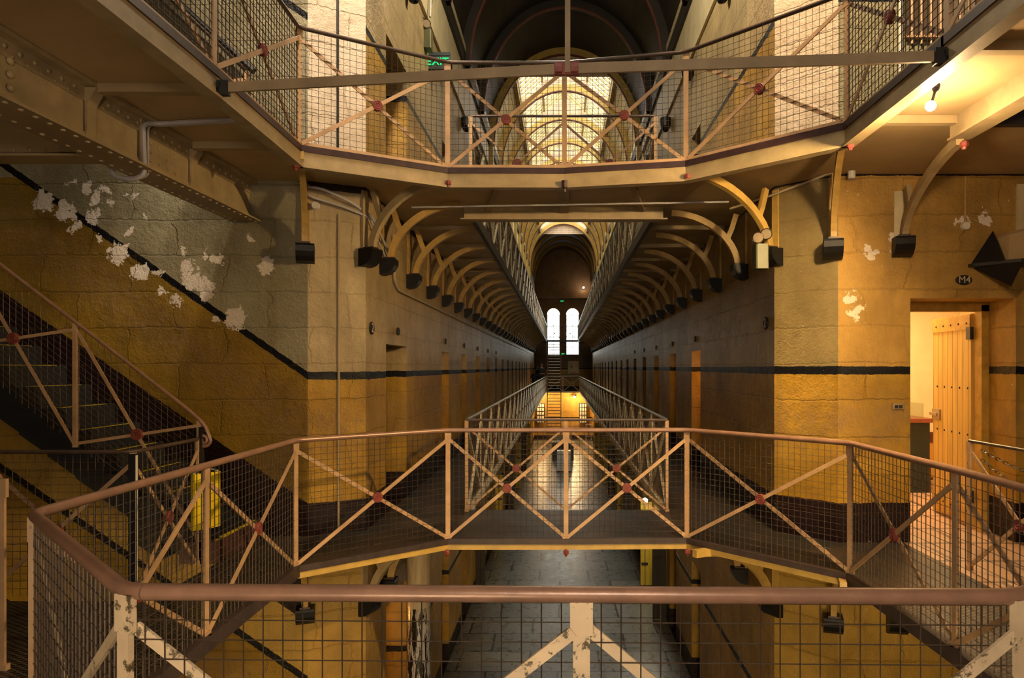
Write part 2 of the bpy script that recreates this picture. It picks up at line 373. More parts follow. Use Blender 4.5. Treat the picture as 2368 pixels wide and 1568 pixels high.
# ------------------------------------------------------------------ geometry helpers
class MB:
    def __init__(s): s.v = []; s.f = []; s.mi = []; s.cur = 0

    def add(s, vs, fs):
        o = len(s.v); s.v += [tuple(p) for p in vs]; s.f += [tuple(i + o for i in f) for f in fs]; s.mi += [s.cur] * len(fs)

    def box(s, x0, x1, y0, y1, z0, z1):
        s.add([(x0, y0, z0), (x1, y0, z0), (x1, y1, z0), (x0, y1, z0), (x0, y0, z1), (x1, y0, z1), (x1, y1, z1), (x0, y1, z1)],
              [(0, 3, 2, 1), (4, 5, 6, 7), (0, 1, 5, 4), (1, 2, 6, 5), (2, 3, 7, 6), (3, 0, 4, 7)])

    def bbox(s, x0, x1, y0, y1, z0, z1, b=0.004):
        """box with chamfered long edges"""
        s.prism([(x0 + b, y0), (x1 - b, y0), (x1, y0 + b), (x1, y1 - b), (x1 - b, y1), (x0 + b, y1), (x0, y1 - b), (x0, y0 + b)], z0, z1)

    def prism(s, poly, z0, z1):
        n = len(poly)
        vs = [(p[0], p[1], z0) for p in poly] + [(p[0], p[1], z1) for p in poly]
        fs = [tuple(range(n - 1, -1, -1)), tuple(range(n, 2 * n))] + [(i, (i + 1) % n, n + (i + 1) % n, n + i) for i in range(n)]
        s.add(vs, fs)

    def plate(s, outer, holes, z0, z1):
        loops = [outer] + holes
        tri = tessellate_polygon([[V((p[0], p[1], 0)) for p in L] for L in loops])
        flat = [p for L in loops for p in L]; n = len(flat)
        vs = [(p[0], p[1], z1) for p in flat] + [(p[0], p[1], z0) for p in flat]
        fs = []
        for t in tri:
            a, b, c = (V((*flat[i], 0)) for i in t)
            up = (b - a).cross(c - a).z > 0
            t1 = tuple(t) if up else tuple(reversed(t))
            fs.append(t1); fs.append(tuple(i + n for i in reversed(t1)))
        o = 0
        for L in loops:
            m = len(L)
            for i in range(m):
                a, b = o + i, o + (i + 1) % m
                fs.append((a, a + n, b + n, b))
            o += m
        s.add(vs, fs)

    def bar(s, p, q, w, t, up=(0, 0, 1)):
        """rectangular bar p->q, w across (in the up x dir sense), t along up"""
        p = V(p); q = V(q); d = (q - p).normalized(); u = V(up)
        if abs(d.dot(u)) > 0.98: u = V((0, 1, 0))
        sd = d.cross(u).normalized(); u = sd.cross(d).normalized()
        a = sd * w / 2; b = u * t / 2
        vs = [p - a - b, p + a - b, p + a + b, p - a + b, q - a - b, q + a - b, q + a + b, q - a + b]
        s.add(vs, [(3, 2, 1, 0), (4, 5, 6, 7), (0, 1, 5, 4), (1, 2, 6, 5), (2, 3, 7, 6), (3, 0, 4, 7)])

    def tube(s, pts, r, n=8, cap=True, rs=None):
        pts = [V(p) for p in pts]; rings = []; prev = None
        for i, p in enumerate(pts):
            d = (pts[min(i + 1, len(pts) - 1)] - pts[max(i - 1, 0)]).normalized()
            u = prev if prev is not None else (V((0, 0, 1)) if abs(d.z) < 0.9 else V((1, 0, 0)))
            a = d.cross(u)
            if a.length < 1e-5: a = d.cross(V((0, 1, 0)))
            a.normalize(); b = a.cross(d).normalized(); prev = b
            rr = rs[i] if rs else r
            rings.append([p + (a * math.cos(2 * PI * k / n) + b * math.sin(2 * PI * k / n)) * rr for k in range(n)])
        vs = [q for R in rings for q in R]; fs = []
        for i in range(len(rings) - 1):
            for k in range(n):
                fs.append((i * n + k, (i + 1) * n + k, (i + 1) * n + (k + 1) % n, i * n + (k + 1) % n))
        if cap:
            fs.append(tuple(range(n))); L = (len(rings) - 1) * n; fs.append(tuple(range(L + n - 1, L - 1, -1)))
        s.add(vs, fs)

    def disc(s, c, nrm, r, t, n=20):
        """short cylinder centred on c along nrm"""
        c = V(c); nrm = V(nrm).normalized(); s.tube([c - nrm * t / 2, c + nrm * t / 2], r, n)

    def lathe(s, prof, c, axis=(0, 0, 1), n=20):
        ax = V(axis).normalized(); u = V((1, 0, 0)) if abs(ax.x) < 0.9 else V((0, 1, 0)); a = ax.cross(u).normalized(); b = ax.cross(a)
        vs = []; fs = []; c = V(c)
        for (r, h) in prof:
            vs += [c + ax * h + (a * math.cos(2 * PI * k / n) + b * math.sin(2 * PI * k / n)) * r for k in range(n)]
        for i in range(len(prof) - 1):
            for k in range(n): fs.append((i * n + k, i * n + (k + 1) % n, (i + 1) * n + (k + 1) % n, (i + 1) * n + k))
        s.add(vs, fs)

    def band(s, pts, w, t, side):
        """curved flat bar through pts; side = direction of width t in plan (unit), w = depth in the curve plane"""
        pts = [V(p) for p in pts]; sd = V(side).normalized(); vs = []; fs = []
        for i, p in enumerate(pts):
            d = (pts[min(i + 1, len(pts) - 1)] - pts[max(i - 1, 0)]).normalized(); nr = sd.cross(d).normalized()
            ww = w[i] if isinstance(w, (list, tuple)) else w
            vs += [p - nr * ww / 2 - sd * t / 2, p + nr * ww / 2 - sd * t / 2, p + nr * ww / 2 + sd * t / 2, p - nr * ww / 2 + sd * t / 2]
        m = len(pts)
        for i in range(m - 1):
            for k in range(4): fs.append((i * 4 + k, i * 4 + (k + 1) % 4, i * 4 + 4 + (k + 1) % 4, i * 4 + 4 + k))
        fs.append((3, 2, 1, 0)); L = (m - 1) * 4; fs.append((L, L + 1, L + 2, L + 3))
        s.add(vs, fs)

    def build(s, name, mat, parent=None, smooth=False, loc=None):
        me = bpy.data.meshes.new(name)
        vs = s.v
        if loc is not None: vs = [(p[0] - loc[0], p[1] - loc[1], p[2] - loc[2]) for p in vs]
        me.from_pydata(vs, [], s.f)
        mats = mat if isinstance(mat, (list, tuple)) else [mat]
        for m_ in mats: me.materials.append(M[m_] if isinstance(m_, str) else m_)
        if len(mats) > 1:
            for p, i in zip(me.polygons, s.mi): p.material_index = i
        bm = bmesh.new(); bm.from_mesh(me); bmesh.ops.recalc_face_normals(bm, faces=bm.faces[:]); bm.to_mesh(me); bm.free()
        if smooth:
            for p in me.polygons: p.use_smooth = True
            me.set_sharp_from_angle(angle=math.radians(40))
        o = bpy.data.objects.new(name, me); COL.objects.link(o)
        if loc is not None: o.location = loc
        if parent is not None: o.parent = parent
        return o


def tag(o, label, cat, group=None):
    o['label'] = label; o['category'] = cat
    if group: o['group'] = group
    return o


def thing(name, label, cat, loc=(0, 0, 0), group=None):
    o = bpy.data.objects.new(name, None); COL.objects.link(o); o.location = loc; o.empty_display_size = 0.1
    return tag(o, label, cat, group)


def part(mb, name, mat, parent, smooth=False):
    """mb in world coordinates, parent an un-rotated Empty"""
    L = parent_loc(parent)
    o = mb.build(name, mat, None, smooth, loc=L); o.location = (0, 0, 0); o.parent = parent
    return o


def parent_loc(p):
    L = V((0, 0, 0))
    while p is not None: L += p.location; p = p.parent
    return tuple(L)


def struct(mb, name, mat, smooth=False):
    o = mb.build(name, mat, None, smooth); o['kind'] = 'structure'; return o


def dup(root, loc):
    r = root.copy(); COL.objects.link(r); r.location = loc
    for ch in list(root.children):
        c = ch.copy(); COL.objects.link(c); c.parent = r
        for g in ch.children:
            d_ = g.copy(); COL.objects.link(d_); d_.parent = c
    return r


def text_mesh(txt, size, depth, mat, name, loc, rot, parent=None, sx=1.0):
    cu = bpy.data.curves.new(name, 'FONT'); cu.body = txt; cu.size = size; cu.extrude = depth; cu.align_x = 'CENTER'; cu.align_y = 'CENTER'
    to = bpy.data.objects.new('tmp', cu); COL.objects.link(to)
    dg = bpy.context.evaluated_depsgraph_get(); me = bpy.data.meshes.new_from_object(to.evaluated_get(dg))
    bpy.data.objects.remove(to); me.name = name; me.materials.clear(); me.materials.append(M[mat])
    o = bpy.data.objects.new(name, me); COL.objects.link(o); o.location = loc; o.rotation_euler = rot; o.scale = (sx, 1, 1)
    if parent is not None:
        L = V(parent_loc(parent)); o.location = V(loc) - L; o.parent = parent
    return o


# ------------------------------------------------------------------ plan
XL, XR = -1.87, 2.01                 # corridor walls
YL, YR = 6.28, 6.05                  # frontal walls left / right
H = 3.3; G = -3.3; YE = 46.0
MP = [(-1.10, 1.72), (-2.04, 2.63), (-2.05, 3.93), (-2.07, 5.30), (-1.03, 6.15), (0.035, 6.15), (1.13, 6.18), (2.15, 5.10), (2.17, 3.77), (2.15, 2.48), (1.13, 1.68), (0.048, 1.70)]
UP = [(-1.05, 1.50), (-2.05, 2.45), (-2.05, 4.02), (-2.09, 5.42), (-1.015, 6.04), (0.02, 6.05), (1.06, 5.84), (2.05, 4.92), (2.05, 3.63), (2.05, 2.30), (1.05, 1.40), (0.0, 1.45)]


def offs(P, d):
    """offset the closed ring outward by d"""
    n = len(P); out = []
    for i in range(n):
        p = V(P[i]); a = (p - V(P[i - 1])).normalized(); b = (V(P[(i + 1) % n]) - p).normalized()
        # ring runs clockwise seen from above (left side first), outward is left normal
        na = V((-a.y, a.x)); nb = V((-b.y, b.x)); nn = (na + nb).normalized(); k = d / max(0.3, nn.dot(na))
        out.append(tuple(p + nn * k))
    return out


def wall_strip(mb, x0, x1, cuts, y0, y1, zb, zt, depth_sign):
    """wall between x0,x1 along Y with openings cuts = [(ya,yb,[(za,zb)..])]; returns nothing"""
    y = y0
    for (ya, yb, op) in cuts:
        mb.box(x0, x1, y, ya, zb, zt)
        z = zb
        for (a, b) in sorted(op):
            if a > z: mb.box(x0, x1, ya, yb, z, a)
            z = b
        if z < zt: mb.box(x0, x1, ya, yb, z, zt)
        y = yb
    if y < y1: mb.box(x0, x1, y, y1, zb, zt)


def ops(first_low=False, low=2.0):
    return [(G + 0.001, G + (2.3 if first_low else 1.86)), (0.0, 1.8), (H, H + 1.8)]


doorsL = [(7.25, 8.2, ops(True))] + [(10.62 + 2.1 * i, 11.25 + 2.1 * i, ops()) for i in range(16)]
doorsR = [(9.92 + 2.15 * i, 10.6 + 2.15 * i, ops()) for i in range(16)]
# ---- walls
wl = MB(); wall_strip(wl, XL - 0.55, XL, doorsL, 6.50, YE, G, 7.15, -1)
wl.box(XL - 1.35, XL - 1.25, 6.5, YE, G, 7.15)
for i in range(len(doorsL)):
    a, b, _ = doorsL[i]
    wl.box(XL - 1.30, XL - 0.5, a - 0.34, a - 0.24, G, 7.0); wl.box(XL - 1.30, XL - 0.5, b + 0.24, b + 0.34, G, 7.0)
for z in (G - 0.1, 0 - 0.12, H - 0.12): wl.box(XL - 1.3, XL - 0.001, 6.6, YE, z, z + 0.11)
struct(wl, 'wall_left', 'wall')
wr = MB(); wall_strip(wr, XR, XR + 0.55, doorsR, 6.47, YE, G, 7.15, 1)
wr.box(XR + 0.55, XR + 1.0, 8.9, YE, G, 7.15)
for z in (G - 0.1, 0 - 0.12, H - 0.12): wr.box(XR + 0.001, XR + 1.0, 9.6, YE, z, z + 0.11)
struct(wr, 'wall_right', 'wall_cor_r')
# pier chamfers, solid to the frontal walls
mb = MB(); mb.prism([(-2.34, YL), (XL, 6.50), (XL - 0.4, 7.0), (-2.7, YL + 0.5)], G, 7.4); struct(mb, 'wall_left_pier', 'pier_l')
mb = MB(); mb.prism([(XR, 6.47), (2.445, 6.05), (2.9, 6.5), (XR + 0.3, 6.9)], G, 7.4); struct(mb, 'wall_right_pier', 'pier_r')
mb = MB(); mb.box(-9, -2.34, YL, YL + 0.5, G, 9.6); struct(mb, 'wall_stair', 'wall_stair')
# right frontal wall with the cell doorway and the barred opening above
DX0, DX1, DZ = 3.085, 4.02, 2.165
BX0, BX1, BZ0, BZ1 = 3.03, 4.0, 4.46, 6.2
mb = MB()
mb.box(2.445, DX0, YR, YR + 0.5, G, DZ); mb.box(DX1, 9, YR, YR + 0.5, G, DZ); mb.box(DX0, DX1, YR, YR + 0.5, G, 0)
mb.box(2.445, 9, YR, YR + 0.5, DZ, BZ0); mb.box(2.445, BX0, YR, YR + 0.5, BZ0, BZ1); mb.box(BX1, 9, YR, YR + 0.5, BZ0, BZ1)
mb.box(2.445, 9, YR, YR + 0.5, BZ1, 9.6)
struct(mb, 'wall_cell_front', 'wall_r')
mb = MB(); mb.box(2.9, 4.3, YR + 0.9, YR + 1.0, BZ0 - 0.3, BZ1 + .3); struct(mb, 'wall_upper_cell', 'endwall')
# crossing shell behind and beside the viewer
mb = MB(); mb.box(-9, -8.6, -6, 6.7, G, 9.6); struct(mb, 'wall_crossing_left', 'wall')
mb = MB(); mb.box(8.6, 9, -6, 6.5, G, 9.6); struct(mb, 'wall_crossing_right', 'wall')
mb = MB(); mb.box(-9, 9, -6.4, -6, G, 9.6); struct(mb, 'wall_back', 'wall')
mb = MB(); mb.box(-9, 9, -6.4, 6.3, 9.6, 9.8); struct(mb, 'ceiling', 'shaderoof')
mb = MB(); mb.box(-9, XL, YL + .5, YL + .6, 7.0, 11); mb.box(XR, 9, YR + .5, YR + .6, 7.0, 11); mb.box(-9, 9, 6.35, 6.6, 9.55, 12); struct(mb, 'wall_over_arch', 'shaderoof')
# ground floor
mb = MB(); mb.box(-9, 9, -6.4, YE + 0.5, G - 0.2, G); struct(mb, 'floor', 'slabs')
# cell beyond the doorway
mb = MB(); mb.box(3.0, 5.6, 9.45, 9.6, 0, 2.95); mb.box(5.5, 5.6, 6.55, 9.6, 0, 2.95); mb.box(3.02, 3.08, 6.55, 9.6, 0, 2.95); mb.box(4.55, 5.6, 6.54, 6.56, 0, 2.9)
struct(mb, 'wall_cell', 'cell')
mb = MB(); mb.box(3.0, 5.6, 6.5, 9.6, 2.9, 3.0); struct(mb, 'ceiling_cell', 'cell')
mb = MB(); mb.box(3.08, 5.5, 9.42, 9.45, 0.04, 0.52); struct(mb, 'trim_cell_dado', 'orange')
mb = MB(); mb.box(3.08, 5.5, 9.41, 9.45, 0.52, 0.66); mb.box(3.08, 5.5, 9.41, 9.45, 0.0, 0.04); struct(mb, 'trim_cell_band', 'maroon')
mb = MB(); mb.box(3.02, 9, -6, YR, -0.12, 0.0); mb.box(DX0, DX1, YR, YR + 0.5, -0.1, 0.001); mb.box(3.0, 5.6, 6.5, 9.6, -0.12, 0.0)
struct(mb, 'floor_sandstone', 'sand')

# ---- end wall with two arched windows
WZ0, WSP, WR = 2.44, 5.12, 0.43
WC = [-0.59, 0.70]
mb = MB()
xs = [XL - 1.3]
for c in WC: xs += [c - WR, c + WR]
xs += [XR + 1.3]
mb.box(xs[0], xs[1], YE, YE + 0.4, H - 0.0, 13); mb.box(xs[2], xs[3], YE, YE + 0.4, H, 13); mb.box(xs[4], xs[5], YE, YE + 0.4, H, 13)
for c in WC:
    n = 12
    for i in range(n):
        a0 = PI - PI * i / n; a1 = PI - PI * (i + 1) / n
        x0, z0 = c + WR * math.cos(a0), WSP + WR * math.sin(a0); x1, z1 = c + WR * math.cos(a1), WSP + WR * math.sin(a1)
        vs = [(x0, YE, z0), (x1, YE, z1), (x1, YE, 13), (x0, YE, 13), (x0, YE + .4, z0), (x1, YE + .4, z1), (x1, YE + .4, 13), (x0, YE + .4, 13)]
        mb.add(vs, [(0, 1, 2, 3), (7, 6, 5, 4), (0, 4, 5, 1)])
struct(mb, 'wall_end_upper', 'endwall')
mb = MB()
mb.box(xs[0], xs[1], YE, YE + 0.4, WZ0, H); mb.box(xs[2], xs[3], YE, YE + 0.4, WZ0, H); mb.box(xs[4], xs[5], YE, YE + 0.4, WZ0, H)
mb.box(xs[0], xs[5], YE, YE + 0.4, G, WZ0)
struct(mb, 'wall_end_lower', 'endlow')
for i, c in enumerate(WC):
    fr = MB()
    for z in (WSP, 4.32, 3.62, 2.95): fr.box(c - WR, c + WR, YE + .2, YE + .24, z - .02, z + .02)
    fr.box(c - .018, c + .018, YE + .2, YE + .24, WZ0, WSP + WR)
    for sx in (-1, 1): fr.box(c + sx * WR - (.03 if sx > 0 else 0), c + sx * WR + (.03 if sx < 0 else 0), YE + .2, YE + .25, WZ0, WSP)
    o = struct(fr, 'window_%d' % (i + 1), 'blk')
    g = MB(); g.box(c - WR, c + WR, YE + .215, YE + .225, WZ0, WSP); g.prism([(0, 0)], 0, 0) if False else None
    pts = [(c + WR * math.cos(PI * k / 12), WSP + WR * math.sin(PI * k / 12)) for k in range(13)]
    g.add([(p[0], YE + .22, p[1]) for p in pts], [tuple(range(13))])
    go = g.build('glass_pane', 'glass'); go.parent = o

# ---- vault with skylight
VW, VZ, VR = 1.95, 7.12, 2.45; VX = (XL + XR) / 2
SY0, SY1, SW = 17.2, 37.4, 1.28


def arch(x):  # height of vault at offset x from the axis
    return VZ + VR * math.sqrt(max(0, 1 - (x / VW) ** 2))


def vault(mb, y0, y1, opening, t=0.12):
    n = 28; P = []
    for i in range(n + 1):
        a = PI - PI * i / n; P.append((VW * math.cos(a), VZ + VR * math.sin(a)))
    for (a, b) in zip(P[:-1], P[1:]):
        if opening and abs((a[0] + b[0]) / 2) < SW: continue
        vs = [(VX + a[0], y0, a[1]), (VX + b[0], y0, b[1]), (VX + b[0], y1, b[1]), (VX + a[0], y1, a[1])]
        vs += [(p[0], p[1], p[2] + t) for p in vs]
        mb.add(vs, [(0, 1, 2, 3), (7, 6, 5, 4), (0, 3, 7, 4), (1, 5, 6, 2), (0, 4, 5, 1), (3, 2, 6, 7)])


mb = MB(); vault(mb, 6.3, SY0, False); struct(mb, 'ceiling_vault_near', 'shaderoof')
mb = MB(); vault(mb, SY1, YE + .2, False); struct(mb, 'ceiling_vault_far', 'shaderoof')
mb = MB(); vault(mb, SY0, SY1, True)
zs = arch(SW); RZ = 10.35
for sx in (-1, 1):
    mb.box(VX + sx * SW - .04, VX + sx * SW + .04, SY0, SY1, zs - .08, zs + .22)
struct(mb, 'ceiling_vault_boards', 'vault')
mb = MB()
for y in (SY0 - .06, SY1):
    vs = []
    for yy in (y, y + .06):
        vs += [(VX - SW, yy, zs - .1), (VX + SW, yy, zs - .1), (VX + SW, yy, zs + .25), (VX, yy, RZ + .1), (VX - SW, yy, zs + .25)]
    mb.add(vs, [(4, 3, 2, 1, 0), (5, 6, 7, 8, 9), (0, 1, 6, 5), (1, 2, 7, 6), (2, 3, 8, 7), (3, 4, 9, 8), (4, 0, 5, 9)])
struct(mb, 'trim_skylight_gable', 'tymp')
sk = thing('roof_skylight', 'long gabled glass skylight over the ribbed corridor vault, glowing with daylight', 'skylight', (VX, (SY0 + SY1) / 2, zs))
g = MB(); bars = MB()
for sx in (-1, 1):
    a = (VX + sx * SW, zs + .22); b = (VX, RZ)
    g.add([(a[0], SY0, a[1]), (b[0], SY0, b[1]), (b[0], SY1, b[1]), (a[0], SY1, a[1])], [(0, 1, 2, 3)])
    y = SY0 + .2
    while y < SY1:
        bars.bar((a[0], y, a[1] - .03), (b[0], y, b[1] - .03), .05, .06, (0, 0, 1)); y += 0.25
    mx = ((a[0] + b[0]) / 2, (a[1] + b[1]) / 2 - .05)
    bars.bar((mx[0], SY0, mx[1]), (mx[0], SY1, mx[1]), .06, .08)
bars.box(VX - .08, VX + .08, SY0, SY1, RZ - .12, RZ + .02)
part(g, 'glass_roof', 'sky_glass', sk); part(bars, 'glazing_bars', 'vault', sk)
RIBY = [8.2 + 2.24 * i for i in range(17)]
RG = 'arched ribs of the corridor roof'
nsky = 0
for i, y in enumerate(RIBY):
    lit = SY0 - .3 < y < SY1 + .4
    lab = ('ochre arched roof rib under the glowing skylight, carrying a pale gable board' if lit else
           ('dark arched roof rib near the crossing, before the skylight begins' if y < SY0 else 'dark arched roof rib beyond the skylight, above the end wall'))
    t = thing('roof_rib', lab, 'roof rib', (VX, y, VZ), RG if lit else ('unlit arched ribs near the crossing' if y < SY0 else 'unlit arched ribs beyond the skylight'))
    a = MB(); e = MB(); n = 32
    for (r, bm_, dy0, dy1, th) in ((1.0, a, -.08, .08, .17), (0.93, e, -.095, -.03, .03), ):
        for k in range(n):
            q = []
            for kk in (k, k + 1):
                an = PI - PI * kk / n
                ro = (VW * (1 if r == 1 else .915)); ri = ro - th
                zo = (VR * (1 if r == 1 else .93)); zi = zo - th
                q.append(((VX + ro * math.cos(an), VZ + zo * math.sin(an)), (VX + ri * math.cos(an), VZ + zi * math.sin(an))))
            (o0, i0), (o1, i1) = q
            y0, y1 = y + dy0, y + dy1
            vs = [(o0[0], y0, o0[1]), (o1[0], y0, o1[1]), (i1[0], y0, i1[1]), (i0[0], y0, i0[1])]
            vs += [(p[0], y1, p[2]) for p in vs]
            bm_.add(vs, [(0, 1, 2, 3), (7, 6, 5, 4), (0, 4, 5, 1), (3, 2, 6, 7)])
    for sx in (-1, 1) if lit else ():
        xx = VX + sx * (VW - .09)
        a.box(xx - .06, xx + .06, y - .08, y + .08, 6.15, VZ)
    part(a, 'arch', 'rib' if lit or y > SY1 else 'shaderoof', t); part(e, 'edge_strip', 'ribred', t)  # ribs before the skylight get the shaded roof colour
    for sx in (-1, 1):
        cb = MB(); xx = VX + sx * (VW - .10)
        cb.lathe([(0, -.16), (.05, -.14), (.09, -.06), (.10, .04), (.10, .10), (0, .10)], (xx - sx * .0, y, 6.08), (0, 0, 1), 12)
        part(cb, 'corbel', 'black', t)
    if lit:
        nsky += 1
        tm = MB(); m = 16; vs = []
        for yy in (y - .02, y + .02):
            lo = [(VX - SW + 2 * SW * k / m, arch(SW - 2 * SW * k / m) - .06) for k in range(m + 1)]
            hi = [(VX - SW + 2 * SW * k / m, zs + .16 + (9.98 - zs) * (1 - abs(1 - 2 * k / m))) for k in range(m + 1)]
            vs += [(p[0], yy, p[1]) for p in lo] + [(p[0], yy, max(p[1], l[1] + .02)) for p, l in zip(hi, lo)]
        N = m + 1; fs = []
        for k in range(m):
            fs.append((k, k + 1, N + k + 1, N + k)); fs.append((2 * N + k, 3 * N + k, 3 * N + k + 1, 2 * N + k + 1))
            fs.append((N + k, N + k + 1, 3 * N + k + 1, 3 * N + k))
        tm.add(vs, fs); part(tm, 'gable_board', 'tymp', t)
# cornice at the top of the corridor walls
mb = MB()
mb.box(XL - .1, XL + .04, 6.5, YE, 6.32, 7.45); mb.box(XL - .1, XL + .09, 6.5, YE, 7.38, 7.5); struct(mb, 'trim_1', 'cornice')
mb = MB(); mb.box(XR - .04, XR + .1, 6.5, YE, 6.32, 7.45); mb.box(XR - .09, XR + .1, 6.5, YE, 7.38, 7.5); struct(mb, 'trim_2', 'cornice')
for x0, x1 in ((XL - .5, VX - VW + .1), (VX + VW - .1, XR + .5)):
    mb = MB(); mb.box(x0, x1, 6.3, YE, 7.1, 7.35); struct(mb, 'trim_3', 'shaderoof')


# ------------------------------------------------------------------ decks
def deck(name, label, outer, holes, z, top, under, uz, cat='walkway'):
    t = thing(name, label, cat, (outer[0][0], outer[0][1], z))
    a = MB(); a.plate(outer, holes, z - 0.012, z); part(a, 'walking_surface', top, t)
    b = MB(); b.plate(outer, holes, z - 0.035, z - 0.0125); part(b, 'soffit_plate', under, t)
    return t


e1 = 0.002
mid_out = [(-8.55, -5.95), (3.015, -5.95), (3.015, YR - e1), (2.445, YR - e1), (XR - e1, 6.47), (XR - e1, 7.42), (XL + e1, 7.42), (XL + e1, 6.5), (-2.34, YL - e1), (-2.74, YL - e1), (-2.74, 4.53), (-8.55, 4.53)]
dm = deck('gallery_deck', 'dark expanded metal walkway around the octagonal opening at the viewer\'s level', mid_out, [MP], 0, 'grating', 'soffit', 0)


def ring_beam(P, z, parent, mat_k, mat_b, hk=.05, hb=.07, closed=True, wid=.05, drop=0.0, flange=False, side_kerb=0):
    k = MB(); n = len(P)
    for i in range(n if closed else n - 1):
        b = MB()
        p, q = V((*P[i], 0)), V((*P[(i + 1) % n], 0)); d = (q - p).normalized(); ext = d * 0.012
        p2, q2 = p - ext, q + ext
        if side_kerb and abs(d.x) < .3:
            k.bar(p2 + V((0, 0, z - .045 + .012)), q2 + V((0, 0, z - .045 + .012)), wid + .015, .09); continue
        k.bar(p2 + V((0, 0, z - hk / 2 + .012)), q2 + V((0, 0, z - hk / 2 + .012)), wid, hk)
        b.bar(p + V((0, 0, z - hk - hb / 2 + .012)), q + V((0, 0, z - hk - hb / 2 + .012)), wid * .6, hb)
        if flange: b.bar(p + V((0, 0, z - hk - hb + .012)), q + V((0, 0, z - hk - hb + .012)), wid * 1.5, .018)
        part(b, 'edge_beam', mat_b, parent)
    part(k, 'kerb', mat_k, parent)


ring_beam(MP, 0, dm, 'kerb_dust', 'beam_y', hb=.05, side_kerb=1)
for (nm, lab, rect) in (
        ('side_walkway', 'left corridor walkway at the viewer\'s level, between cells and central void', (XL + e1, -1.03, 7.42, 44)),
        ('side_walkway', 'right corridor walkway at the viewer\'s level, between cells and central void', (1.13, XR - e1, 7.42, 44)),
        ('end_walkway', 'far cross walkway at the viewer\'s level under the tall windows', (XL + e1, XR - e1, 44, YE))):
    x0, x1, y0, y1 = rect
    t = deck(nm, lab, [(x0, y0), (x1, y0), (x1, y1), (x0, y1)], [], 0, 'grating', 'soffit', 0)
    xe = x1 if x0 < -1.5 else x0
    k = MB()
    if nm == 'side_walkway':
        k.bar((xe, y0, -.02), (xe, y1, -.02), .05, .09)
    else: k.bar((-1.03, y0, -.02), (1.13, y0, -.02), .05, .09)
    part(k, 'edge_beam', 'paint_skylit', t)
up_out = [(-8.55, -5.95), (2.72, -5.95), (2.72, 4.70), (8.55, 4.70), (8.55, YR - e1), (2.445, YR - e1), (XR - e1, 6.47), (XR - e1, 7.36), (XL + e1, 7.36), (XL + e1, 6.5), (-2.34, YL - e1), (-2.86, YL - e1), (-2.86, 4.42), (-8.55, 4.42)]
du = deck('gallery_deck', 'upper gallery walkway overhead around the octagonal opening, tan underside', up_out, [UP], H, 'grating', 'soffit_r', 0)
ring_beam(UP, H, du, 'kerb', 'beam', .05, .12, True, .06, 0, True)
for (p_, q_, w_, h_) in [((-2.80, y, H - .063), (-2.10, y, H - .063), .06, .054) for y in (2.0, 3.05, 4.14, 5.2)] + [((2.10, y, H - .063), (2.70, y, H - .063), .06, .054) for y in (1.9, 2.85, 3.6, 4.66)] + [
        ((-.55, 6.1, H - .06), (-.8, 7.3, H - .06), .05, .05), ((.6, 6.05, H - .06), (.85, 7.3, H - .06), .05, .05), ((0.02, 6.1, H - .07), (0.02, 7.3, H - .07), .09, .06)]:
    j = MB(); j.bar(p_, q_, w_, h_); part(j, 'joist', 'soffit', du)
j = MB(); j.box(-1.05, 1.08, 7.30, 7.36, H - .16, H); j.box(-1.08, 1.12, 7.25, 7.40, H - .175, H - .16); part(j, 'far_edge_beam', 'beam', du)
j = MB(); j.box(2.68, 2.74, -1, 4.72, H - .17, H - .03); j.box(2.66, 2.80, -1, 4.72, H - .185, H - .17); part(j, 'stairwell_beam', 'beam', du)
j = MB(); j.box(2.80, 8.6, 4.66, 4.72, H - .09, H + .03); part(j, 'stairwell_kerb', 'blk', du)
for (nm, lab, rect) in (
        ('side_walkway', 'left corridor walkway overhead, one storey above the viewer', (XL + e1, -1.0, 7.36, 44)),
        ('side_walkway', 'right corridor walkway overhead, one storey above the viewer', (1.02, XR - e1, 7.36, 44)),
        ('end_walkway', 'upper far cross walkway crossing in front of the tall windows', (XL + e1, XR - e1, 44, 45.2))):
    x0, x1, y0, y1 = rect
    t = deck(nm, lab, [(x0, y0), (x1, y0), (x1, y1), (x0, y1)], [], H, 'grating', 'soffit', 0)
    xe = x1 if x0 < -1.5 else x0
    k = MB()
    if nm == 'side_walkway': k.bar((xe, y0, H - .04), (xe, y1, H - .04), .05, .12)
    else: k.bar((-1.0, y0, H - .04), (1.02, y0, H - .04), .05, .12)
    part(k, 'edge_beam', 'blk', t)
    if nm == 'side_walkway':
        y = 8.26; jo_ = None
        while y < 44:
            if jo_ is None:
                jj = MB(); jj.box(x0 + .02, x1 - .04, y - .02, y + .02, H - .085, H - .036); jo_ = part(jj, 'joist', 'soffit', t)
            else:
                c_ = jo_.copy(); COL.objects.link(c_); c_.parent = t; c_.location = (0, y - 8.26, 0)
            y += 1.21


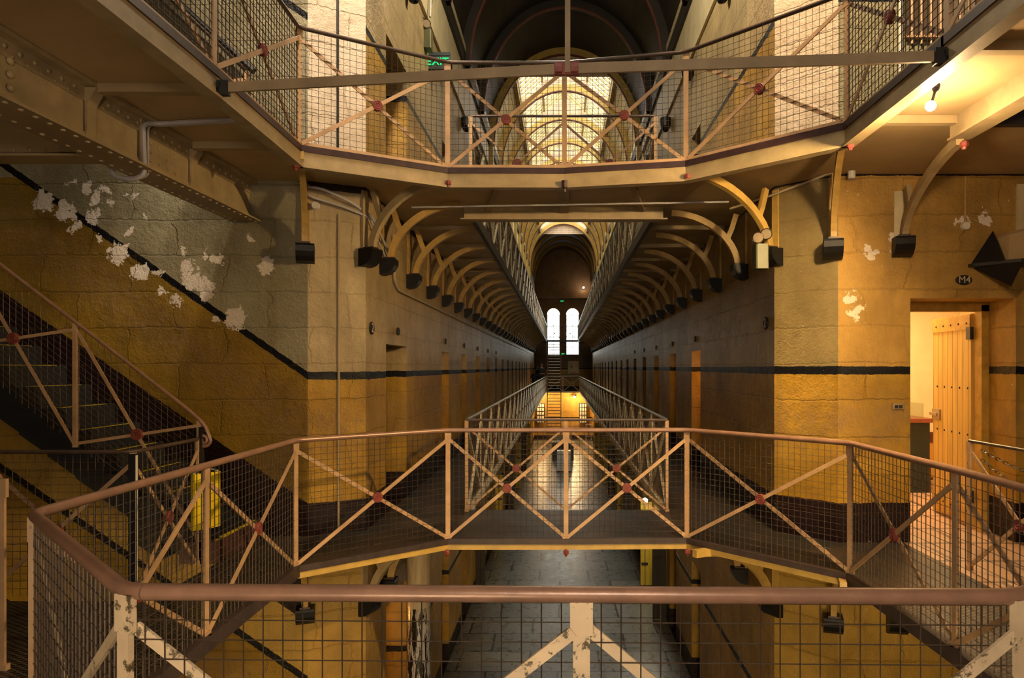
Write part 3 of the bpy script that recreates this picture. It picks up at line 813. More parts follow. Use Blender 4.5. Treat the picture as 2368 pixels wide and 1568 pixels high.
# ------------------------------------------------------------------ railings
def grid(mb, p, q, z0, z1, sp=0.05, r=0.0017, dz=0.0):
    p = V((*p, 0)); q = V((*q, 0)); L = (q - p).length; d = (q - p) / L; n = max(1, round(L / sp))
    nr = V((-d.y, d.x, 0)) * r * 1.8
    for i in range(1, n):
        c = p + d * (L * i / n); zz = dz * i / n
        a = c + V((0, 0, z0 + zz)); b = c + V((0, 0, z1 + zz)); s = d * r
        mb.add([a - s, a + nr, a + s, a - nr, b - s, b + nr, b + s, b - nr], [(0, 1, 5, 4), (1, 2, 6, 5), (2, 3, 7, 6), (3, 0, 4, 7)])
    m = max(1, round((z1 - z0) / sp))
    for i in range(1, m):
        z = z0 + (z1 - z0) * i / m; s = V((0, 0, r))
        a = p + V((0, 0, z)); b = q + V((0, 0, z + dz))
        mb.add([a - s, a + nr, a + s, a - nr, b - s, b + nr, b + s, b - nr], [(0, 1, 5, 4), (1, 2, 6, 5), (2, 3, 7, 6), (3, 0, 4, 7)])


def rosette_mesh(nrm, r=.043, t=.034):
    mb = MB(); n = V((*nrm, 0)).normalized() if len(nrm) == 2 else V(nrm).normalized()
    prof = [(0.0, t * .62), (r * .16, t * .62), (r * .22, t * .5), (r * .42, t * .5), (r * .48, t * .62), (r * .60, t * .62), (r * .66, t * .5), (r * .84, t * .5), (r * .90, t * .6), (r, t * .5)]
    full = prof + [(r, -t * .5)] + [(a, -b) for (a, b) in reversed(prof[:-1])]
    mb.lathe(full, (0, 0, 0), n, 20); return mb


def railing(name, label, P, z, h, closed=False, group=None, mats=('rail', 'paint', 'rose', 'wire'), skip=(), rail_r=.021, post_w=.042, brace_w=.030,
            near=(), mesh=True, sp=.05, round_rail=True, posts=True, gus=True, cat='railing', brace_off=.09, brace_t=.010):
    t = thing(name, label, cat, (P[0][0], P[0][1], z), group)
    L = t.location.copy(); n = len(P)
    tr = MB(); pts = [V((*p, z + h)) for p in P]
    # smoothed corners
    path = []
    m = n if closed else n
    for i in range(m):
        p = pts[i]
        if (closed or 0 < i < n - 1):
            a = pts[i - 1]; b = pts[(i + 1) % n]; da = (a - p).normalized(); db = (b - p).normalized()
            if da.dot(db) > -0.98:
                path += [p + da * .05, p + da * .015 + db * .015, p + db * .05]; continue
        path.append(p)
    if closed: path.append(path[0])
    tr.tube(path, rail_r, 10); part(tr, 'top_rail', mats[0], t, True)
    cache = {}
    segs = [(i, (i + 1) % n) for i in range(n if closed else n - 1)]
    for i in range(n):
        if not posts: break
        a = P[i - 1] if (closed or i > 0) else P[i]; b = P[(i + 1) % n] if (closed or i < n - 1) else P[i]
        d = V((b[0] - a[0], b[1] - a[1], 0)).normalized()
        key = (round(d.x, 2), round(d.y, 2), P[i] in near)
        if key not in cache:
            pm = MB(); w_ = post_w
            pm.bar((0, 0, 0), (0, 0, h - .005), w_, .016, (d.x, d.y, 0) if False else (-d.y, d.x, 0))
            pm.bar((0, 0, h - .10), (0, 0, h - .005), w_ * 1.35, .020, (-d.y, d.x, 0))
            pm.bar((0, 0, 0.0), (0, 0, .03), w_ * 1.5, .03, (-d.y, d.x, 0))
            o = pm.build('post', mats[1]); o.parent = t; cache[key] = o
        else:
            o = cache[key].copy(); COL.objects.link(o); o.parent = t
        o.location = V((*P[i], z)) - L
    br_ = MB()
    for (i, k) in (segs if len(mats) > 4 else []): br_.bar((*P[i], z + .030), (*P[k], z + .030), .012, .026)
    if br_.v: part(br_, 'bottom_rail', mats[4], t)
    wm = MB()
    for si, (i, k) in enumerate(segs):
        p, q = P[i], P[k]; d = V((q[0] - p[0], q[1] - p[1])); ln = d.length; d /= ln; nv = V((-d.y, d.x))
        if mesh: grid(wm, (p[0] - L.x, p[1] - L.y), (q[0] - L.x, q[1] - L.y), .02, h - .02, sp)
        if si in skip: continue
        key = ('b', round(d.x, 2), round(d.y, 2), round(ln, 2))
        if key not in cache:
            lst = []
            for (z0, z1, off) in ((h - brace_off, .03, .008), (.03, h - brace_off, -.008)):
                bm_ = MB(); o3 = V((nv.x, nv.y, 0)) * off
                dd = V((d.x, d.y, 0)) * .02
                bm_.bar(V((0, 0, z0)) + o3 + dd, V((d.x * ln, d.y * ln, z1)) + o3 - dd, brace_w, brace_t, (-d.y, d.x, 0))
                lst.append(bm_.build('brace', mats[1]))
            ro = rosette_mesh(nv).build('rosette', mats[2], smooth=False); lst.append(ro); cache[key] = lst
        else:
            lst = []
            for o in cache[key]:
                c = o.copy(); COL.objects.link(c); lst.append(c)
        for q_, o in enumerate(lst):
            o.parent = t
            base = V((p[0], p[1], z)) - L
            o.location = base if q_ < 2 else base + V((d.x * ln / 2, d.y * ln / 2, (h - brace_off + .03) / 2))
    if mesh:
        o = wm.build('wire_mesh', mats[3]); o.parent = t; o.location = (0, 0, 0)
    return t


HM = 0.985
ring_mats = ('rail', 'paint', 'rose', 'wire')
r1 = railing('ring_railing', 'brown-capped mesh railing with crossed braces around the octagonal opening at the viewer\'s level', MP, 0, HM, True, mats=ring_mats, rail_r=.021)
for c in r1.children:     # the near panels are chipped paler paint
    if c.name.startswith('post') or c.name.startswith('brace'):
        if c.location.y + r1.location.y < 2.3:
            c.data = c.data.copy(); c.data.materials[0] = M['paint_near']
r2 = railing('ring_railing', 'railing around the upper octagonal opening overhead, mesh panels with round bosses', UP, H, .95, True, mats=('rail_dk', 'paint', 'rose', 'wire', 'paint'), rail_r=.017)


def runY(x, y0, y1, n): return [(x, y0 + (y1 - y0) * i / n) for i in range(n + 1)]


pm = ('rail_sheen', 'paint_skylit', 'rose', 'wire')
railing('corridor_railing', 'long railing on the left of the central void at the viewer\'s level', runY(-1.03, 7.42, 44, 30), 0, HM, mats=pm, rail_r=.018, brace_t=.032, brace_w=.034, sp=.10)
railing('corridor_railing', 'long railing on the right of the central void at the viewer\'s level', runY(1.13, 7.42, 44, 30), 0, HM, mats=pm, rail_r=.018, brace_t=.032, brace_w=.034, sp=.10)
railing('corridor_railing', 'long overhead railing on the left of the upper corridor void', runY(-1.0, 7.40, 44, 30), H, .97, mats=('rail_sheen', 'paint_skylit', 'rose', 'wire'), rail_r=.020, brace_t=.032, brace_w=.034, sp=.10)
railing('corridor_railing', 'long overhead railing on the right of the upper corridor void', runY(1.02, 7.40, 44, 30), H, .97, mats=('rail_sheen', 'paint_skylit', 'rose', 'wire'), rail_r=.020, brace_t=.032, brace_w=.034, sp=.10)
railing('bridge_railing', 'dark railing behind the near bridge, across the void\'s near end', [(-1.03, 7.36), (.04, 7.36), (1.13, 7.36)], 0, HM, mats=('rail_dk', 'paint', 'rose', 'wire'), rail_r=.015, brace_w=.022, post_w=.03)
railing('bridge_railing', 'dark railing across the near end of the upper void, seen through the overhead ring railing', [(-.98, 7.33), (.02, 7.33), (1.0, 7.33)], H, .95, mats=('rail_dk', 'paint', 'rose', 'wire'), rail_r=.014, brace_w=.022, post_w=.03)
railing('end_railing', 'short railing across the far end of the void at the viewer\'s level', [(-1.03, 44.03), (.05, 44.03), (1.13, 44.03)], 0, HM, mats=pm, mesh=False)
railing('end_railing', 'short railing across the far end of the upper void before the windows', [(-1.0, 44.03), (.01, 44.03), (1.02, 44.03)], H, .95, mats=('rail_dk', 'blk', 'rose', 'wire'), mesh=False)

# left stairwell guard rails
lr = railing('stairwell_railing', 'black-posted guard railing beside the stair foot at left, with thin top rail', [(-4.90, 4.57), (-3.88, 4.57), (-2.87, 4.57), (-2.87, 5.38)], 0, HM, mats=('rail_dk', 'paint', 'rose', 'wire'), rail_r=.014, post_w=.03, brace_w=.026)
blp = MB(); blp.bar((-2.86, 4.55, -.3), (-2.86, 4.55, HM - .01), .045, .03); part(blp, 'corner_post', 'blk', lr)
blp = MB(); blp.box(-2.842, -2.834, 4.54, 4.56, 0, HM - .02); part(blp, 'edge_strip', 'white', lr)  # white strip painted in as the highlight along the black post
railing('landing_railing', 'railing with a thick capped post at the left edge of the photograph', [(-4.1, 3.5), (-2.885, 3.5)], 0, HM, mats=('rail', 'paint', 'rose', 'wire'), post_w=.06, rail_r=.02)
# right landing
rr = railing('landing_railing', 'short railing with hanging chain on the lit stone landing at right', [(3.13, 5.25), (3.17, 4.15), (3.17, 3.0)], 0, HM, mats=('rail_dk', 'paint', 'rose', 'wire'), rail_r=.012, post_w=.035, mesh=False)
for (dz_, sag) in ((-.06, .10), (-.13, .16)):
    ch = MB(); n = 34
    for i in range(n):
        f = (i + .5) / n; y = 5.2 - 1.5 * f; z = HM + dz_ - sag * 4 * f * (1 - f)
        rot = i % 2
        pts = []
        for k in range(9):
            a = 2 * PI * k / 8
            ly, lw = .026 * math.cos(a), .012 * math.sin(a)
            pts.append((3.19 + (lw if rot else 0), y + ly, z + (0 if rot else lw)))
        ch.tube(pts, .0035, 5, False)
    part(ch, 'chain', 'rail_sheen', rr)
railing('stairwell_railing', 'upper stairwell mesh railing at the right edge above the black kerb', [(2.85, 4.69), (3.9, 4.69), (5.0, 4.69)], H, .95, mats=('rail_dk', 'paint', 'rose', 'wire'))

# upper left stair head: small rail and post against the wall
ur = railing('stairwell_railing', 'short railing at the stair head on the upper gallery, top left', [(-2.87, 4.45), (-2.87, 6.2)], H, .95, mats=('rail_dk', 'paint', 'rose', 'wire'), rail_r=.014)

# ------------------------------------------------------------------ tie bar and hanger
t = thing('tie_bar', 'flat horizontal tie bar across the upper opening, bolted at both ends', 'tie bar', (0, 3.8, 3.2))
a = MB(); pL = V((-2.02, 4.04, 3.205)); pR = V((2.02, 3.62, 3.20)); pc = V((0.03, 3.83, 3.225))
a.bar(pL, pc, .018, .058); a.bar(pc, pR, .018, .058); part(a, 'bar', 'tie', t)
b = MB(); b.tube([pc + V((-.07, 0, 0)), pc + V((-.03, 0, 0))], .034, 8); b.tube([pc + V((.02, 0, 0)), pc + V((.06, 0, 0))], .034, 8); b.box(pc.x - .075, pc.x + .065, pc.y - .012, pc.y + .012, pc.z - .035, pc.z + .035); part(b, 'clevis', 'rose', t)
for p in (pL, pR):
    b = MB(); sx = -1 if p.x < 0 else 1
    b.box(p.x - .05, p.x + .05, p.y - .02, p.y + .02, p.z - .045, p.z + .04); b.tube([p + V((sx * .03, -.03, -.02)), p + V((sx * .03, .05, -.02))], .028, 6); b.bar(p, p + V((sx * .12, 0, .03)), .06, .05)
    part(b, 'end_clevis', 'blk', t)
t = thing('hanger_rod', 'vertical hanger strap dropping from above to the middle of the tie bar', 'rod', (.03, 3.83, 3.2))
a = MB(); a.bar((.03, 3.82, 3.20), (.036, 3.80, 7.5), .030, .014, (0, 1, 0)); part(a, 'strap', 'tie', t)
t = thing('edge_bolt', 'dark bolt head below the middle post of the upper gallery edge', 'bolt', (.02, 6.0, 3.1))
a = MB(); a.tube([(.02, 6.0, 3.19), (.02, 6.0, 3.13), (.02, 6.0, 3.12)], .03, 6, rs=[.03, .03, .015]); a.tube([(.02, 6.0, 3.13), (.02, 6.0, 3.09)], .014, 6); part(a, 'nut', 'kerb', t)
for lab, (x, y, z) in (('red bolt under the middle of the near bridge edge', (.035, 6.13, -.11)), ('red bolt under the left corner of the near bridge edge', (-1.03, 6.12, -.11)), ('red bolt under the right corner of the near bridge edge', (1.13, 6.15, -.11)),
                       ('dark red bolt on the upper gallery beam at its left bridge corner', (-1.0, 6.0, 3.17)), ('dark red bolt on the upper gallery beam at its right bridge corner', (1.06, 5.8, 3.17)),
                       ('red-brown bolt under the stairwell beam at upper right', (2.72, 4.62, 3.06)), ('dark bolt under the overhead edge beam, top left of the opening', (-2.09, 5.36, 3.13)), ('dark bolt under the overhead edge beam, top right of the opening', (2.05, 4.86, 3.13))):
    mb = MB(); mb.lathe([(0, .028), (.012, .028), (.02, .018), (.026, .015), (.028, -.01), (.016, -.02), (.012, -.035), (0, -.035)], (x, y, z), (0, 0, 1), 6)
    tag(mb.build('edge_bolt', 'rose'), lab, 'bolt')


# ------------------------------------------------------------------ brackets
def corbel_mesh():
    """rounded black block, local: wall plane at x=0, projects +x, along y"""
    mb = MB(); prof = [(0, 0), (.155, 0), (.162, -.02), (.155, -.07), (.13, -.115), (.085, -.15), (.03, -.165), (0, -.165)]
    n = len(prof); vs = [(p[0], -.08, p[1]) for p in prof] + [(p[0], .08, p[1]) for p in prof]
    fs = [tuple(range(n)), tuple(range(2 * n - 1, n - 1, -1))] + [(i, n + i, n + (i + 1) % n, (i + 1) % n) for i in range(n)]
    mb.add(vs, fs); return mb


def bracket(label, wallp, dirv, reach, zc, ztop, group=None, ln=None, mat='bracket', w=.066, t=.05, plate=.035):
    """wallp on wall, dirv unit vector away from wall"""
    d = V((*dirv, 0)).normalized(); ang = math.atan2(d.y, d.x)
    T = thing('arched_bracket', label, 'bracket', (wallp[0], wallp[1], zc), group); T.rotation_euler = (0, 0, ang)
    rise = ztop - zc
    arm = MB(); pts = []
    n = 12
    for i in range(n + 1):
        a = (PI / 2) * i / n
        pts.append((0.10 + (reach - .10) * (1 - math.cos(a)) ** 0.92, 0, .01 + (rise - .02) * math.sin(a) ** 1.05))
    arm.band(pts, w, t, (0, 1, 0)); o = arm.build('arm', mat); o.parent = T
    st = MB(); k = 4; q = pts[k]; st.band([(q[0], 0, q[2]), (q[0] - .045, 0, q[2] + (rise - q[2]) * .35), (max(.04, q[0] - .10), 0, rise - .02)], .055, t * .8, (0, 1, 0)); o = st.build('strut', mat); o.parent = T
    wp = MB(); wp.box(.0, .022, -plate, plate, 0, rise - .01); o = wp.build('wall_plate', 'cornice' if plate > .04 else mat); o.parent = T
    cb = corbel_mesh().build('corbel', 'black'); cb.parent = T
    sh = MB(); sh.box(.03, .14, -.045, .045, 0, .018); o = sh.build('shoe', 'kerb'); o.parent = T
    return T


def bcopy(src, loc, label, group, rz=None):
    r = dup(src, loc)
    if rz is not None: r.rotation_euler = (0, 0, rz)
    r['label'] = label
    if group: r['group'] = group
    elif 'group' in r: del r['group']
    return r


ordn = ['first', 'second', 'third', 'fourth', 'fifth', 'sixth', 'seventh', 'eighth']
for (lev, dz_, nm) in ((0, 0.0, 'under the upper gallery'), (1, -3.3, 'below the viewer\'s gallery')):
    zt = H - .06 + dz_ if lev == 0 else -.05
    zc = 2.67 + dz_
    bracket('edge-on curved bracket at the left pier\'s outer corner %s' % nm, (-2.36, YL - .0), (.33, -1), .93, zc, zt)
    bracket('curved bracket at the left pier\'s inner edge %s' % nm, (XL - .02, 6.50), (.80, -.33), .82, zc, zt, mat='beam')
    bracket('curved bracket at the right pier\'s inner edge %s' % nm, (XR + .02, 6.47), (-.86, -.55), 1.05, zc, zt, mat='beam_y')
    bracket('edge-on curved bracket at the right pier\'s outer corner %s' % nm, (2.40, YR + .01), (-.32, -1), 1.1, zc, zt)
    if lev == 0:
        bracket('curved bracket on the wall left of the lit doorway, reaching up to the stairwell beam', (3.00, YR), (-.2, -1), 1.4, 2.69, H - .18, mat='beam', plate=.06)
        bracket('curved bracket at the right edge of the photograph above the doorway', (4.07, YR), (0, -1), 1.2, 2.74, H - .12, mat='beam', plate=.05)
    else:
        bracket('curved bracket below the viewer\'s gallery on the wall at lower right', (2.95, YR), (-.2, -1), 1.0, zc, zt)
    for side, x, sx, y0 in (('left', XL, 1, 7.06), ('right', XR, -1, 7.45)):
        reach = (.80 if sx > 0 else .82) if lev == 0 else .80
        src = None
        for i in range(31 if lev == 0 else 12):
            y = y0 + 1.21 * i
            if y > 43.9: break
            far = i >= 6
            if lev == 0:
                lab = ('%s bracket back from the %s pier under the upper corridor walkway' % (ordn[i], side)) if not far else 'distant arched bracket in the receding row on the %s corridor wall' % side
            else:
                lab = ('%s bracket back from the %s pier below the viewer\'s gallery' % (ordn[i], side)) if i < 3 else 'arched bracket in the shadowed row below the %s walkway' % side
                far = i >= 3
            grp = ('distant brackets on the %s corridor wall' % side if lev == 0 else 'shadowed brackets below the %s walkway' % side) if far else None
            if src is None: src = bracket(lab, (x, y), (sx, 0), reach, zc, zt, grp)
            else: bcopy(src, (x, y, zc), lab, grp)

# ------------------------------------------------------------------ riveted girder, upper left
t = thing('riveted_girder', 'large riveted iron girder slanting across the upper left beside the stair opening', 'girder', (-2.88, 3.0, 3.0))
a = MB(); a.box(-2.895, -2.87, -2, 6.27, 2.90, 3.26); part(a, 'web', 'beam', t)
b = MB(); b.box(-3.02, -2.76, -2, 6.27, 2.885, 2.90); part(b, 'bottom_flange', 'soffit', t)
b = MB(); b.box(-2.87, -2.80, -2, 6.27, 3.235, 3.262); b.box(-2.87, -2.86, -2, 6.27, 3.15, 3.24); b.box(-2.87, -2.86, -2, 6.27, 2.90, 2.965); part(b, 'angle_iron', 'beam', t)
for y in (3.1, 4.13, 5.28):
    b = MB(); b.add([(-2.86, y - .04, 2.9), (-2.86, y + .04, 2.9), (-2.86, y + .04, 3.23), (-2.86, y - .04, 3.23), (-2.845, y - .04, 2.99), (-2.845, y + .04, 2.99), (-2.79, y + .04, 3.23), (-2.79, y - .04, 3.23), (-2.845, y - .04, 3.13), (-2.845, y + .04, 3.13)],
      [(0, 4, 8, 7, 3), (1, 2, 6, 9, 5), (4, 5, 9, 8), (8, 9, 6, 7), (0, 1, 5, 4)]); part(b, 'stiffener', 'beam', t)
b = MB(); b.box(-2.86, -2.846, 4.62, 4.66, 2.9, 3.24)
part(b, 'stiffener', 'beam', t)
rv = MB()


def rivet(mb, c, ax, r=.014):
    mb.lathe([(0, r * .7), (r * .5, r * .6), (r * .87, r * .35), (r, 0)], c, ax, 8)


y = 1.5
while y < 6.25:
    rivet(rv, (-2.858, y, 3.20), (1, 0, 0)); rivet(rv, (-2.858, y + .05, 3.165), (1, 0, 0), .009); rivet(rv, (-2.858, y, 2.93), (1, 0, 0), .009)
    rivet(rv, (-2.80, y + .03, 2.884), (0, 0, -1)); rivet(rv, (-2.97, y, 2.884), (0, 0, -1)); y += .10
for y in (3.34, 3.44, 3.54):
    for z in (3.0, 3.07, 3.14): rivet(rv, (-2.862, y, z), (1, 0, 0), .022)
for y in (4.76, 4.86, 4.96, 5.06):
    for z in (2.99, 3.05, 3.11): rivet(rv, (-2.868, y, z), (1, 0, 0), .012)
part(rv, 'rivets', 'beam', t)['kind'] = 'stuff'
t = thing('cross_girder', 'dark riveted cross girder at the far left edge under the upper floor', 'girder', (-4, 4.37, 3.0))
a = MB(); a.box(-8.6, -3.02, 4.36, 4.42, 2.90, 3.26); a.box(-8.6, -3.02, 4.30, 4.48, 2.885, 2.90)
x = -4.5
while x < -3.1: rivet(a, (x, 4.358, 3.2), (0, -1, 0)); rivet(a, (x, 4.358, 2.94), (0, -1, 0)); x += .10
part(a, 'web', 'soffit', t)

# conduits
def pipe(name, label, pts, r, mat, cat='conduit', clips=None):
    t = thing(name, label, cat, pts[0])
    path = []
    P = [V(p) for p in pts]
    for i, p in enumerate(P):
        if 0 < i < len(P) - 1:
            da = P[i - 1] - p; db = P[i + 1] - p; k = min(.07, da.length * .4, db.length * .4); da.normalize(); db.normalize()
            for f in range(5):
                s = f / 4; q = p + da * k * (1 - s) ** 2 + db * k * s ** 2; path.append(q)
        else: path.append(p)
    m = MB(); m.tube(path, r, 8); part(m, 'tube', mat, t, True)
    if clips:
        c = MB()
        for (q, ax) in clips: c.tube([V(q) - V(ax) * .008, V(q) + V(ax) * .008], r * 1.5, 8)
        part(c, 'clip', mat, t)
    return t


pipe('electrical_conduit', 'thick grey conduit looping over the riveted girder', [(-2.12, 4.62, 3.235), (-2.80, 4.72, 3.235), (-2.835, 4.62, 3.20), (-2.825, 4.62, 2.86), (-2.90, 4.62, 2.82), (-3.05, 4.62, 2.84), (-3.08, 4.68, 3.0)], .016, 'conduit')
pipe('electrical_conduit', 'thinner grey conduit following the girder loop', [(-2.12, 4.70, 3.25), (-2.80, 4.80, 3.25), (-2.84, 4.68, 3.22), (-2.84, 4.68, 2.87), (-2.90, 4.68, 2.845), (-3.03, 4.68, 2.86)], .010, 'conduit')
pipe('electrical_conduit', 'straight pale conduit across the underside of the upper bridge', [(-1.52, 6.9, 3.17), (1.66, 6.8, 3.20)], .010, 'conduit')
pipe('electrical_conduit', 'conduit bending round the head of the right pier', [(1.66, 6.75, 3.12), (1.95, 6.40, 3.16), (2.42, 5.99, 3.28), (2.47, 5.98, 3.29)], .011, 'conduit_c')
pipe('electrical_conduit', 'upper white cable drooping across the head of the left pier', [(-2.36, 6.22, 3.20), (-2.2, 6.25, 3.19), (-1.98, 6.36, 3.10), (-1.83, 6.6, 3.0), (-1.83, 6.95, 2.86), (-1.83, 7.3, 2.72)], .013, 'conduit')
pipe('electrical_conduit', 'lower white cable sagging across the head of the left pier', [(-2.36, 6.22, 3.17), (-2.3, 6.24, 3.11), (-2.05, 6.34, 3.05), (-1.83, 6.52, 2.98), (-1.83, 6.8, 2.80), (-1.83, 7.25, 2.62)], .011, 'conduit')
pipe('electrical_conduit', 'long thin conduit running back along the left corridor wall', [(XL + .03, 7.45, 3.0), (XL + .03, 7.5, 2.50), (XL + .03, 7.7, 2.42), (XL + .03, 43, 2.36)], .012, 'conduit_c')
pipe('electrical_conduit', 'thin vertical conduit above the oval door plate', [(3.56, YR - .02, 3.24), (3.56, YR - .02, 2.83)], .009, 'bracket')
pipe('electrical_conduit', 'white vertical conduit on the upper right wall beside the barred window', [(2.985, YR - .03, 3.3), (2.985, YR - .03, 6.0)], .014, 'white')
pipe('electrical_conduit', 'dark downpipe on the upper face of the left pier', [(-2.09, 6.36, 3.3), (-2.09, 6.36, 7.0)], .012, 'blk')
pipe('electrical_conduit', 'slim tube standing in for the groove line down the left pier', [(-2.09, 6.385, .05), (-2.09, 6.385, 2.98)], .012, 'soffit')  # stands in for a dark groove, not a real conduit
pipe('electrical_conduit', 'black cable run on the lower left corridor wall', [(XL + .03, 8.6, -.9), (XL + .03, 9.3, -.9), (XL + .03, 10.3, -.55)], .025, 'blk')
pipe('electrical_conduit', 'white cable curving down to the twin emergency lamp', [(XL + .1, 9.6, 7.0), (XL + .12, 9.55, 6.68), (XL + .08, 9.3, 6.62), (XL + .08, 9.25, 6.3)], .014, 'white')
pipe('wall_handrail', 'black sloping handrail on the wall at the top left stair head', [(-2.80, 6.2, 4.24), (-3.7, 6.2, 5.06)], .03, 'blk', 'handrail')
for lab, (x, y, z), mat in (('white round junction box on the left pier among the cables', (-2.25, 6.24, 3.03), 'white'), ('white round junction box on the wall above the oval door plate', (3.56, YR - .02, 2.80), 'white')):
    mb = MB(); mb.disc((x, y, z), (0, 1, 0), .033, .04, 14); tag(mb.build('junction_box', mat), lab, 'junction box')
mb = MB(); mb.tube([(2.53, 5.97, 3.20), (2.53, 5.97, 3.32)], .033, 12); mb.tube([(2.53, 5.97, 3.32), (2.46, 5.9, 3.40)], .008, 6); tag(mb.build('junction_box', 'white'), 'white cylindrical box hanging under the upper right gallery', 'junction box')

# ------------------------------------------------------------------ lamps
def bulkhead(name, label, loc, r, glow, arm=None):
    t = thing(name, label, 'lamp', loc)
    b = MB(); b.lathe([(0, -r), (r * .6, -r * .8), (r * .95, -r * .3), (r, 0), (r * .9, r * .45), (r * .5, r * .85), (0, r)], loc, (0, 0, 1), 14); part(b, 'bulb', glow, t, True)
    h = MB()
    if arm: h.tube([loc, V(loc) + V(arm)], r * .25, 6); q = V(loc) + V(arm) * .75; h.lathe([(r * .3, -.02), (r * .7, 0), (r * .7, .03), (0, .035)], q, V(arm).normalized(), 12)
    part(h, 'holder', 'blk', t)
    return t


bulkhead('soffit_light', 'bright bare bulb glowing under the upper gallery at right', (2.17, 4.02, 3.09), .030, 'bulb_w', (.06, .04, .15))
bulkhead('corridor_light', 'dazzling white lamp on the lower corridor\'s right side beyond the bridge', (1.66, 13.7, -1.12), .055, 'bulb_w', (.3, .1, .12))
bulkhead('corridor_light', 'small warm lamp on the far end wall of the ground floor', (.82, 45.3, -.40), .07, 'bulb', (.1, .7, .1))
bulkhead('corridor_light', 'small lamp glowing at the right end of the beam over the far windows', (1.42, 45.5, 6.88), .06, 'bulb', (.0, .15, -.10))

# exit signs
def exit_sign(label, loc, w, h, txt=True):
    x, y, z = loc; t = thing('exit_sign', label, 'exit sign', loc)
    b = MB(); b.bbox(x - w / 2, x + w / 2, y, y + .06, z - h / 2, z + h / 2); part(b, 'housing', 'signgrey', t)
    b = MB(); b.box(x - w / 2, x + w / 2, y - .012, y + .002, z + h * .30, z + h / 2); b.box(x - w / 2, x + w / 2, y - .012, y + .002, z - h / 2, z - h * .46); b.box(x + w * .12, x + w * .14, y - .016, y - .012, z + .38 * h, z + .42 * h); part(b, 'bezel', 'signgrey', t)
    if txt: text_mesh('EXIT', h * .62, .004, 'exit_face', 'lettering', (x - w * .02, y - .012, z - h * .07), (PI / 2, 0, 0), t, 1.05)
    else:
        text_mesh('EXIT', h * .9, .004, 'exit_face', 'lettering', (x, y - .012, z), (PI / 2, 0, 0), t, .9)
    return t


exit_sign('green lit EXIT sign hanging off the upper left corridor wall', (-1.735, 9.55, 5.84), .335, .235)
exit_sign('tiny green exit sign on the end wall above the two windows', (0.0, 45.94, 6.02), .24, .14, False)
exit_sign('tiny green exit sign beside the far steel stair, between the windows', (.05, 45.94, 2.47), .24, .15, False)

# twin spot emergency lights
def twin_spot(label, base, sx, s=1.0, rings=True):
    x, y, z = base; t = thing('emergency_light', label, 'emergency light', base)
    b = MB(); b.bbox(x - .06 * s, x + .06 * s, y - .03, y + .13 * s, z - .13 * s, z + .10 * s, .012); part(b, 'battery_box', 'green_box', t)
    for k in (0, 1):
        c = V((x - .03 * sx * s + k * sx * .07 * s - .02, y - .05 - k * .02, z + .15 * s + k * .03 * s)); ax = V((-.35 * sx, -1, -.2)).normalized()
        h = MB(); h.lathe([(0, -.07 * s), (.03 * s, -.065 * s), (.052 * s, -.02 * s), (.055 * s, .0), (.050 * s, .012 * s)], c, ax, 16); hd = part(h, 'lamp_head', 'chrome', t, True)
        g = MB(); g.disc(c + ax * .004, ax, .046 * s, .004, 16); gl = g.build('lens', 'tie', None, False, loc=tuple(V(parent_loc(t)))); gl.location = (0, 0, 0); gl.parent = hd
    return t


twin_spot('pale green emergency light with two round heads on the right pier, behind a black corbel', (1.86, 6.36, 2.60), 1)
twin_spot('pale emergency light with two heads beside the green EXIT sign', (-1.84, 9.25, 6.02), -1, 1.1)

# oval number plates
def oval(label, loc, nrm, w, h, txt, size, name='door_plate', group=None):
    t = thing(name, label, 'sign plate', loc, group); rz = math.atan2(nrm[0], -nrm[1]); t.rotation_euler = (0, 0, rz)
    mb = MB(); n = 24; vs = []
    for (k, yy) in ((1.0, 0), (1.0, -.010), (.94, -.014)): vs += [(w / 2 * k * math.cos(2 * PI * i / n), yy, h / 2 * k * math.sin(2 * PI * i / n)) for i in range(n)]
    fs = [(a * n + i, a * n + (i + 1) % n, (a + 1) * n + (i + 1) % n, (a + 1) * n + i) for a in range(2) for i in range(n)] + [tuple(range(2 * n, 3 * n))]
    mb.add(vs, fs); o = mb.build('plate', 'blk'); o.parent = t
    if txt:
        o = text_mesh(txt, size, .002, 'letters', 'number', (0, -.016, 0), (PI / 2, 0, 0)); o.parent = t
    return t


oval('black oval plate reading M4 above the lit doorway', (3.555, YR - .002, 2.325), (0, -1), .145, .088, 'M4', .085)
oval('tall black oval plate with a number 2 on the left corridor wall beside the pier', (XL + .002, 6.68, 1.935), (1, 0), .15, .125, '2', .13)
oval('tall black oval plate with a number 2 on the right corridor wall beside the pier', (XR - .002, 6.72, 1.985), (-1, 0), .15, .125, '2', .13)
src = oval('small dark oval plate above a cell door on the left corridor wall', (XL + .002, 7.75, 1.96), (1, 0), .12, .09, None, .1)
src['label'] = 'small dark oval plate over the nearest cell doorway on the left wall'
for i in range(5):
    r = dup(src, (XL + .002, 10.93 + 2.1 * i, 1.97)); r['label'] = 'small oval plate over a distant cell doorway on the left wall'; r['group'] = 'oval plates over the left cell doorways'
src = oval('small oval plate over the nearest cell doorway on the right wall', (XR - .002, 10.3, 1.98), (-1, 0), .12, .09, None, .1)
for i in range(4):
    r = dup(src, (XR - .002, 12.45 + 2.15 * i, 1.98)); r['label'] = 'small oval plate over a distant cell doorway on the right wall'; r['group'] = 'oval plates over the right cell doorways'
t = thing('lock_keeper', 'small iron lock keeper with two holes on the wall left of the doorway', 'lock', (2.97, YR, 1.205))
a = MB(); a.bbox(2.92, 3.03, YR - .012, YR, 1.18, 1.235, .01); part(a, 'plate', 'tie', t)
